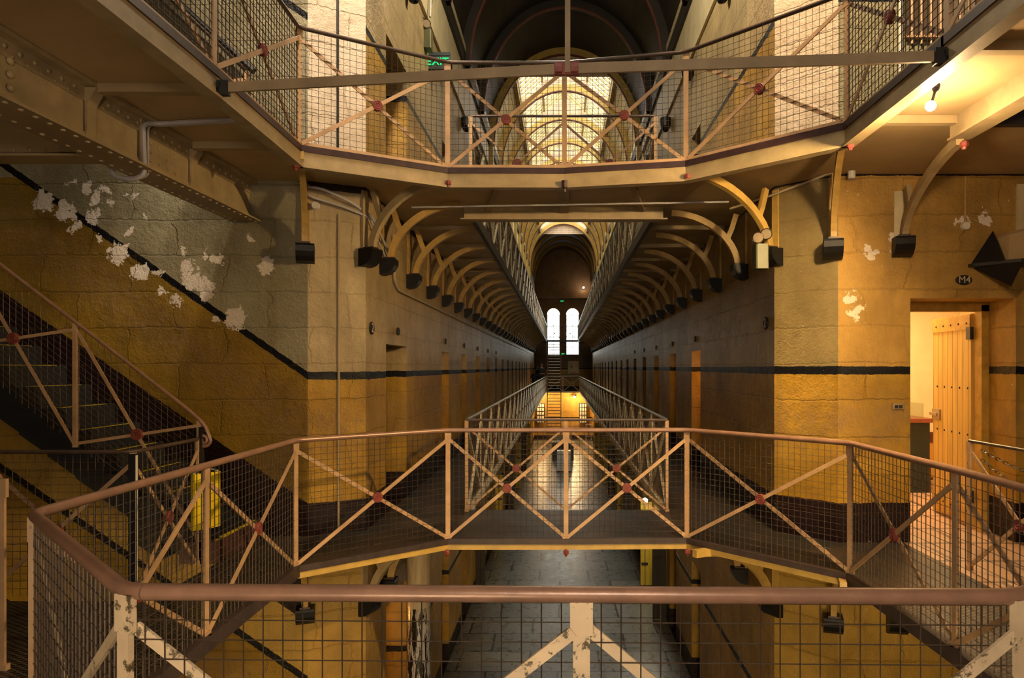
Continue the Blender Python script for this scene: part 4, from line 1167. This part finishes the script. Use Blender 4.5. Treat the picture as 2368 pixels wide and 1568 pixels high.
a = MB(); a.box(2.94, 2.968, YR - .02, YR - .011, 1.192, 1.218); a.box(2.978, 3.006, YR - .02, YR - .011, 1.192, 1.218); part(a, 'slot', 'blk', t)

# ------------------------------------------------------------------ doorway with open plank door
mb = MB(); yF = YR + .38
mb.box(3.95, 4.02, yF, yF + .11, 0, 2.14); mb.box(3.085, 3.15, yF, yF + .11, 0, 2.14); mb.box(3.085, 4.02, yF, yF + .11, 2.08, 2.165)
struct(mb, 'door_1', 'frame')
t = thing('plank_door', 'yellow vertical-plank door standing open inside the lit doorway', 'door', (3.95, 6.56, 0)); 
ang = math.atan2(7.36 - 6.56, 4.02 - 3.95); t.rotation_euler = (0, 0, ang)
d_ = MB(); d_.box(0, .80, -.022, .022, .02, 2.07); o = d_.build('leaf', 'door'); o.parent = t
d_ = MB(); 
for z0, z1 in ((.05, .2), (1.92, 2.06)): d_.box(.0, .80, .022, .034, z0, z1)
o = d_.build('ledge', 'frame'); o.parent = t
d_ = MB()
for z in (.16, .9, 1.35, 1.98):
    for x in (.06, .22, .38, .54, .70): rivet(d_, (x, .034 if z in (.16, 1.98) else .022, z), (0, 1, 0), .012)
o = d_.build('nails', 'blk'); o.parent = t
d_ = MB(); d_.box(.62, .79, .022, .04, 1.0, 1.11); d_.box(.66, .82, .04, .055, 1.04, 1.07); o = d_.build('lock_plate', 'tie'); o.parent = t
d_ = MB(); 
for z in (.25, 1.82): d_.box(-.03, .05, .01, .045, z, z + .12)
o = d_.build('hinge', 'blk'); o.parent = t
t = thing('display_cabinet', 'dark cabinet with red-brown top seen inside the lit doorway', 'cabinet', (4.2, 8.6, 0))
a = MB(); a.box(3.95, 4.55, 8.45, 9.1, 0, .87); part(a, 'body', 'greenbk', t); a = MB(); a.box(3.9, 4.60, 8.40, 9.12, .87, .92); part(a, 'top', 'redtop', t)
a = MB(); a.box(4.02, 4.50, 8.452, 8.444, .1, .8); part(a, 'door', 'greenbk', t)
t = thing('glass_case', 'small clear glass case resting on the dark cabinet', 'display case', (4.2, 8.6, .92))
a = MB()
for q in ((3.98, 4.50, 8.50, 8.506), (3.98, 4.50, 8.99, 8.996), (3.98, 3.986, 8.50, 9.0), (4.494, 4.50, 8.50, 9.0)): a.box(*q, .92, 1.10)
a.box(3.98, 4.5, 8.5, 9.0, 1.10, 1.106); part(a, 'pane', 'glass', t)
mb = MB(); mb.box(4.28, 4.36, 8.7, 8.76, .93, 1.06); tag(mb.build('display_card', 'white'), 'small white card standing inside the glass case', 'card')
# upper barred window
t = thing('window_bars', 'vertical iron bars over the dark opening on the upper right wall', 'window bars', (3.5, YR, BZ0))
a = MB(); x = BX0 + .06
while x < BX1: a.tube([(x, YR - .02, BZ0 - .05), (x, YR - .02, BZ1)], .010, 6); x += .085
a.box(BX0, BX1, YR - .035, YR - .005, BZ0 + .0, BZ0 + .02); part(a, 'bars', 'paint', t)

# star-shaped black corbel and beam at right edge
t = thing('corner_corbel', 'black faceted corner corbel with pointed top and bottom at the right edge, above the doorway', 'corbel', (3.9, 5.9, 2.45))
cx, cz = 3.78, 2.45
a = MB()
# upper half: pyramid fins; plate; lower half
top = (cx - .02, 5.96, 2.745); L_ = (cx - .185, YR - .02, cz - .01); R_ = (cx + .085, YR - .14, cz + .02); B_ = (cx - .02, 5.72, cz)
a.add([top, L_, R_, (cx - .02, 5.80, cz + .01), (cx - .05, YR, cz + .02)], [(0, 1, 3), (0, 3, 2), (0, 2, 4), (0, 4, 1), (1, 2, 3), (1, 4, 2)])
a.add([(cx + .075, 5.86, 2.245), (cx - .15, YR - .02, cz - .02), (cx + .17, YR - .2, cz - .005), (cx + .07, 5.70, cz - .01), (cx + .20, YR, cz)], [(0, 1, 3), (0, 3, 2), (0, 2, 4), (0, 4, 1), (1, 2, 3), (1, 4, 2)])
part(a, 'facets', 'black', t)
a = MB(); a.prism([(cx - .19, YR - .01), (cx - .17, YR - .06), (cx + .06, YR - .34), (cx + .6, YR - .34), (cx + .6, YR)], cz - .014, cz + .014); part(a, 'shelf_plate', 'blk', t)
t = thing('raking_beam', 'tan sloping beam end resting on the black faceted corbel', 'beam', (4.1, 5.9, 2.6))
a = MB(); a.add([(3.79, 5.80, 2.47), (5.2, 5.80, 2.47), (5.2, 5.80, 3.05), (3.80, 5.80, 2.68), (3.79, 6.04, 2.47), (5.2, 6.04, 2.47), (5.2, 6.04, 3.05), (3.80, 6.04, 2.68)], [(0, 1, 2, 3), (7, 6, 5, 4), (0, 3, 7, 4), (3, 2, 6, 7), (0, 4, 5, 1), (1, 5, 6, 2)])
part(a, 'body', 'soffit_r', t); a = MB(); a.bar((3.795, 5.92, 2.69), (5.2, 5.92, 3.06), .26, .02, (0, 0, 1)); part(a, 'top_edge', 'tie', t)

# ------------------------------------------------------------------ left stairs
RUN, RISE = .225, .1743
SYN, SYF = 5.45, YL - .002


def stair(name, label, x0, z0, n, sgn=-1, yn=SYN, yf=SYF, soff=.34, first_extra=0):
    t = thing(name, label, 'staircase', (x0, (yn + yf) / 2, z0))
    body = MB(); ends = MB(); nos = MB()
    for i in range(n):
        xa = x0 + sgn * RUN * i; zt = z0 + RISE * (i + 1); zb = max(z0, zt - RISE - soff) if z0 <= 0 and i < 3 else zt - RISE - soff * .55
        b0, b1 = (xa + sgn * RUN * 1.0, xa)
        body.add([(b1, yn, zb), (b1, yf, zb), (b1, yf, zt), (b1, yn, zt), (b0, yn, zb + RISE * .9), (b0, yf, zb + RISE * .9), (b0, yf, zt), (b0, yn, zt)],
                 [(0, 1, 2, 3), (4, 7, 6, 5), (3, 2, 6, 7), (0, 3, 7, 4), (1, 5, 6, 2), (0, 4, 5, 1)])
        nos.box(min(b1 - .002, b1 - .026), b1 + .001, yn + .1, yf - .12, zt, zt + .003) if sgn < 0 else None
    part(body, 'steps', 'stone_step', t)
    part(nos, 'nosing_strip', 'nosing', t)
    return t


st = stair('stone_staircase', 'dark stone staircase climbing left against the painted wall', -2.76, 0.0, 24)
a = MB(); a.box(-3.02, -2.745, 5.38, 6.2, 0, .172); part(a, 'bottom_step', 'step_end', st)
a = MB(); a.box(-2.775, -2.745, 5.44, 6.05, .172, .176); part(a, 'bottom_nosing', 'nosing', st)
# stair handrail on the open side with scroll end
XN = -2.87; SL = .775; YS = 5.40
sr = thing('stair_railing', 'sloping mesh stair railing at left ending in a curled scroll', 'railing', (XN, YS, 0))
hr = MB(); pts = [(-6.6, YS, .16 + .985 + (6.6 + XN) * SL), (XN - .1, YS, .16 + .99 + .10 * SL), (XN, YS, 1.14), (XN + .05, YS, 1.08), (XN + .085, YS, .99)]
cxs, czs = XN + .035, .985
for k in range(26):
    a_ = -.0 - k * .42; r_ = .055 * (1 - k / 30)
    pts.append((cxs + r_ * math.cos(a_), YS, czs - .01 + r_ * math.sin(a_)))
hr.tube(pts, .014, 8); part(hr, 'handrail', 'rail', sr, True)
xs_ = [XN, XN - .98, XN - 1.96, XN - 2.94]
for i, x in enumerate(xs_):
    zb = .0 if i == 0 else .16 + (XN - x) * SL
    p_ = MB(); p_.bar((x, YS, zb), (x, YS, zb + (1.13 if i == 0 else .985)), .035, .02, (0, 1, 0)); part(p_, 'post', 'paint', sr)
for i in range(3):
    x0, x1 = xs_[i], xs_[i + 1]; z0 = .16 + (XN - x0) * SL; z1 = .16 + (XN - x1) * SL
    for (za, zb_) in ((z0 + .93, z1 + .03), (z0 + .03, z1 + .93)):
        p_ = MB(); p_.bar((x0 - .01, YS, za), (x1 + .01, YS, zb_), .024, .010, (0, 1, 0)); part(p_, 'brace', 'paint', sr)
    ro = rosette_mesh((0, 1), .045).build('rosette', 'rose'); ro.parent = sr; ro.location = V(((x0 + x1) / 2, YS, (z0 + z1) / 2 + .48)) - V(parent_loc(sr))
gm = MB(); grid(gm, (XN, YS), (XN - 3.2, YS), .18, 1.13, .05, .0016, SL * 3.2); part(gm, 'wire_mesh', 'wire', sr)
a = MB(); a.box(XN + .005, XN + .03, YS - .02, YS + .02, 0, 1.08); part(a, 'newel_edge', 'blk', sr)
# flight going down to the ground
dn = thing('stone_staircase', 'dim stone flight descending below the viewer\'s level at lower left', 'staircase', (-3, 5.9, G))
b = MB()
for i in range(18):
    xa = -7.6 + .27 * i; b.box(xa, xa + .27, 5.42, YL - .002, G, -.02 - .182 * (i + 1) + .0)
part(b, 'steps', 'stone_step', dn)
# yellow boards tied to the newel
t = thing('yellow_guard', 'bright yellow ribbed board hung on the stair newel at left', 'guard board', (-2.80, 5.2, .8))
for (x0, x1, za, zb) in ((-2.83, -2.70, .335, .735), (-2.70, -2.655, .38, .76)):
    pass
a = MB(); 
P0 = [(-2.80, 5.15), (-2.765, 5.14), (-2.755, 5.16), (-2.70, 5.24), (-2.69, 5.22), (-2.655, 5.30), (-2.66, 5.315), (-2.70, 5.26), (-2.76, 5.175), (-2.80, 5.17)]
vs = []; n = len(P0)
a.prism(P0, .32, .745); part(a, 'board', 'yellow', t)
for q in ((-2.795, 5.16, .735), (-2.67, 5.30, .75), (-2.795, 5.16, .335)):
    a = MB(); a.tube([q, (-2.865, 5.385, q[2] + .02)], .006, 6); part(a, 'tie', 'white', t)

# ------------------------------------------------------------------ lower level
t = thing('round_column', 'glossy cream round column with black and white streaked lower part, lower left', 'column', (-1.60, 7.62, G))
a = MB(); a.lathe([(.0, .0), (.15, 0), (.15, .12), (.135, .14), (.13, .2), (.13, 2.6), (.15, 2.95), (.17, 3.1), (.17, 3.22), (0, 3.22)], (-1.60, 7.62, G), (0, 0, 1), 28); part(a, 'shaft', 'column', t, True)
DG = {}
for side, ys in (('left', [(14.7, 'd'), (19.0, 'y'), (23.3, 'd'), (27.5, 'y'), (31.8, 'd'), (36.0, 'y')]), ('right', [(13.1, 'd'), (15.15, 'y'), (19.4, 'd'), (21.6, 'y'), (26.0, 'd'), (28.6, 'y'), (32.9, 'y'), (37.0, 'y')])):
    for i, (y, c) in enumerate(ys):
        w_ = .21 if side == 'left' else .27
        x0, x1 = (XL + .01, XL + w_) if side == 'left' else (XR - w_, XR - .01)
        cn = 'yellow' if c == 'y' else 'dark'
        near_ = i < 3
        lab = '%s ground-floor cell door standing open on the %s, %s' % (cn, side, ['closest of its row', 'second of its row', 'third of its row', 'fourth of its row', 'fifth of its row', 'sixth of its row', 'seventh of its row', 'last of its row'][i])
        t = thing('cell_door', lab, 'door', (x0, y, G), 'open cell doors of the ground floor corridor')
        a = MB(); a.bbox(x0, x1, y, y + .05, G + .02, G + 1.86); part(a, 'leaf', 'celldoor_' + c, t)
        a = MB(); s_ = 1 if side == 'left' else -1; xi = x1 if side == 'left' else x0
        for z in (.5, 1.2, 1.55): a.bar((xi - s_ * .02, y - .015, G + z), (xi - s_ * .16, y - .015, G + z), .02, .05, (0, 0, 1))
        part(a, 'bolt', 'blk', t)
t = thing('plinth', 'white square display plinth standing in the ground floor corridor', 'plinth', (.08, 31.6, G))
a = MB(); a.box(-.24, .40, 31.5, 31.9, G + .08, G + 1.0); part(a, 'body', 'panelw', t); a = MB(); a.box(-.26, .42, 31.48, 31.92, G, G + .08); part(a, 'base', 'blk', t)
t = thing('display_case', 'dark green cabinet with glass top behind the white plinth', 'display case', (.03, 36, G))
a = MB(); a.box(-.52, .60, 35.5, 36.3, G, G + .95); part(a, 'body', 'greenbk', t); a = MB(); a.box(-.44, .5, 35.55, 36.2, G + .95, G + 1.25); part(a, 'glass_top', 'glass', t)
# frames on the far ground wall
for lab, x, w_ in (('tall multi-pane lit panel left of the far stair, ground floor', -1.45, .5), ('tall multi-pane lit panel at the right of the far ground wall', 1.40, .48)):
    t = thing('glazed_panel', lab, 'panel', (x, 45.8, -2))
    a = MB(); a.box(x - w_ / 2, x + w_ / 2, 45.8, 45.86, -2.15, -.85)
    part(a, 'backing', 'panelw', t); a = MB()
    for k in range(4): xx = x - w_ / 2 + w_ * k / 3; a.box(xx - .02, xx + .02, 45.76, 45.8, -2.17, -.83)
    for k in range(6): zz = -2.15 + 1.3 * k / 5; a.box(x - w_ / 2, x + w_ / 2, 45.76, 45.8, zz - .02, zz + .02)
    part(a, 'glazing_bars', 'blk', t)
t = thing('metal_rack', 'small metal rack on the right by the far ground wall', 'rack', (1.75, 45.2, G))
a = MB()
for x in (1.58, 1.92):
    for y in (45.0, 45.35): a.box(x - .02, x + .02, y - .02, y + .02, G, G + 1.1)
for z in (.3, .7, 1.08): a.box(1.56, 1.94, 44.98, 45.37, G + z, G + z + .03)
part(a, 'frame', 'galv', t)
# steel stairs at far end
for lab, z0, y0, y1 in (('far steel stair with red stringers rising to the upper gallery', 0.0, 44.2, 45.6), ('far steel stair rising from the ground floor to the viewer\'s level', G, 42.2, 43.95)):
    t = thing('steel_stair', lab, 'staircase', (-.5, y0, z0)); xa, xb = -.95, -.08
    for x in (xa, xb):
        a = MB(); a.bar((x, y0, z0), (x, y1, z0 + H), .05, .22 if z0 < 0 else .20, (0, -1, 1)); part(a, 'stringer', 'steelstair' if z0 >= 0 else 'blk', t)
    a = MB(); b = MB()
    for i in range(1, 17):
        f = i / 17; yy = y0 + (y1 - y0) * f; zz = z0 + H * f
        a.box(xa + .03, xb - .03, yy - .12, yy + .12, zz - .03, zz); b.box(xa + .06, xb - .06, yy - .13, yy - .11, zz - .03, zz + .012)
    part(a, 'tread', 'tread', t); part(b, 'nosing', 'galv' if z0 >= 0 else 'tread', t)
t = thing('poster', 'pale buff poster on the far wall right of the steel stair', 'poster', (.74, 45.95, 1.5))
a = MB(); a.box(.39, 1.12, 45.96, 45.99, 1.13, 1.98); part(a, 'sheet', 'poster', t)
a = MB(); a.lathe([(0, .05), (.06, .03), (.07, -.02), (.04, -.1), (.02, -.14)], (.62, 45.93, 1.62), (0, 0, 1), 10); a.box(.56, .95, 45.92, 45.94, 1.14, 1.22); part(a, 'printed_figure', 'tie', t)
mb = MB(); mb.box(XL, XR, 45.6, 46.0, 6.20, 6.72); struct(mb, 'trim_4', 'endwall')


# ------------------------------------------------------------------ visitors
def person(label, loc, h, rz, top, legs, crossed=True):
    t = thing('person', label, 'person', loc); t.rotation_euler = (0, 0, rz); s = h / 1.75
    vv = [(0, 0, .95), (0, 0, 1.15), (0, .0, 1.38), (0, .01, 1.50), (0, 0, 1.58),
          (.10, 0, .90), (.11, -.01, .50), (.11, .02, .08), (.11, -.12, .03),
          (-.10, 0, .90), (-.11, -.01, .50), (-.11, .02, .08), (-.11, -.12, .03),
          (.18, 0, 1.40), (.25, .02, 1.14), (.05, -.20, 1.12) if crossed else (.22, -.14, 1.0),
          (-.18, 0, 1.40), (-.25, .02, 1.14), (-.05, -.20, 1.15) if crossed else (-.15, -.22, 1.25)]
    ee = [(0, 1), (1, 2), (2, 3), (3, 4), (0, 5), (5, 6), (6, 7), (7, 8), (0, 9), (9, 10), (10, 11), (11, 12), (2, 13), (13, 14), (14, 15), (2, 16), (16, 17), (17, 18)]
    rr_ = [.15, .135, .15, .06, .055, .10, .065, .045, .04, .10, .065, .045, .04, .065, .045, .035, .065, .045, .035]
    me = bpy.data.meshes.new('body'); me.from_pydata([tuple(c * s for c in v) for v in vv], ee, [])
    o = bpy.data.objects.new('body', me); COL.objects.link(o); me.materials.append(M['skin']); me.materials.append(M[top]); me.materials.append(M[legs])
    md = o.modifiers.new('skin', 'SKIN'); sv = me.skin_vertices[0].data
    for i, r_ in enumerate(rr_): sv[i].radius = (r_ * s, r_ * s * .8)
    sv[0].use_root = True
    md = o.modifiers.new('sub', 'SUBSURF'); md.levels = 1; md.render_levels = 1
    dg = bpy.context.evaluated_depsgraph_get(); m2 = bpy.data.meshes.new_from_object(o.evaluated_get(dg)); o.modifiers.clear()
    if len(m2.materials) < 3:
        m2.materials.clear()
        for q in ('skin', top, legs): m2.materials.append(M[q])
    for p in m2.polygons:
        z = p.center.z / s; ax = abs(p.center.x / s); yy = p.center.y / s
        p.use_smooth = True
        p.material_index = 2 if z < .93 else (1 if z < 1.47 and not (yy < -.10) else 0)
    o.data = m2; o.parent = t
    hd = MB(); c = (0, -.01 * s, 1.66 * s)
    hd.lathe([(0, -.125 * s), (.045 * s, -.11 * s), (.068 * s, -.06 * s), (.078 * s, 0), (.075 * s, .05 * s), (.05 * s, .095 * s), (0, .115 * s)], c, (0, 0, 1), 14)
    hd.tube([(0, -.085 * s, 1.67 * s), (0, -.105 * s, 1.645 * s)], .012 * s, 6)
    for sx in (-1, 1): hd.disc((sx * .078 * s, 0, 1.66 * s), (1, 0, 0), .022 * s, .012 * s, 8)
    ho = hd.build('head', 'skin', None, True); ho.parent = t
    ey = MB()
    for sx in (-1, 1): ey.disc((sx * .028 * s, -.082 * s, 1.68 * s), (0, 1, 0), .009 * s, .008 * s, 8)
    ey.box(-.022 * s, .022 * s, -.082 * s, -.07 * s, 1.608 * s, 1.616 * s); eo = ey.build('face_features', 'hair'); eo.parent = ho
    hr_ = MB(); hr_.lathe([(.082 * s, .02 * s), (.085 * s, .05 * s), (.07 * s, .1 * s), (.04 * s, .125 * s), (0, .13 * s)], (0, .012 * s, 1.66 * s), (0, -.25, 1), 14); hro = hr_.build('hair', 'hair', None, True); hro.parent = t
    for sx, pz, px, py in ((1, 1.12, -.03, -.215), (-1, 1.15, .03, -.215)) if crossed else ((1, 1.0, .21, -.17), (-1, 1.27, -.14, -.25)):
        hm = MB(); c = V((px * s, py * s, pz * s)); hm.lathe([(0, -.04 * s), (.03 * s, -.02 * s), (.035 * s, .01 * s), (.02 * s, .035 * s)], c, (sx * -1, -.2, 0), 8)
        for f in range(4): hm.tube([c + V((-sx * .025 * s, -.005, (.02 - .013 * f) * s)), c + V((-sx * (.07 - .004 * abs(f - 1)) * s, .01, (.018 - .014 * f) * s))], .007 * s, 5)
        hm.tube([c + V((0, -.01, .03 * s)), c + V((-sx * .03 * s, -.015, .05 * s))], .008 * s, 5)
        hh = hm.build('hand', 'skin', None, True); hh.parent = t
    return t


person('distant person in a dark green T-shirt standing with folded arms', (-1.27, 42.2, 0), 1.80, .1, 'shirt', 'navy')
person('distant person in navy just behind the one with folded arms', (-1.55, 42.7, 0), 1.66, -.2, 'navy', 'navy')
person('distant shorter person in blue jeans with a raised hand, leftmost of the three', (-1.66, 40.6, 0), 1.42, .3, 'navy', 'denim', False)

# ------------------------------------------------------------------ cell lights (lamps inside the cells)
for (x, y, z, e) in ((XR + .42, 10.15, 1.4, 7), (XR + .42, 12.3, 1.4, 1.2), (XL - .95, 10.85, 1.4, 5), (XL - .95, 12.95, 1.4, 4), (XL - .95, 15.05, 1.4, 3.5), (XL - .95, 17.2, 1.4, 2),
                     (XL - .95, 7.6, -1.6, 14), (XL - .95, 38.2, 1.4, 25), (XR + .42, 14.45, 1.4, .8)):
    light('cell_lamp', 'POINT', (x, y, z), e, AMBER, .08)
# far ground amber glow lamps
light('corridor_strip', 'AREA', (0.1, 40.5, -.25), 55, WARM, 1.4, (0.1, 40.5, -3))
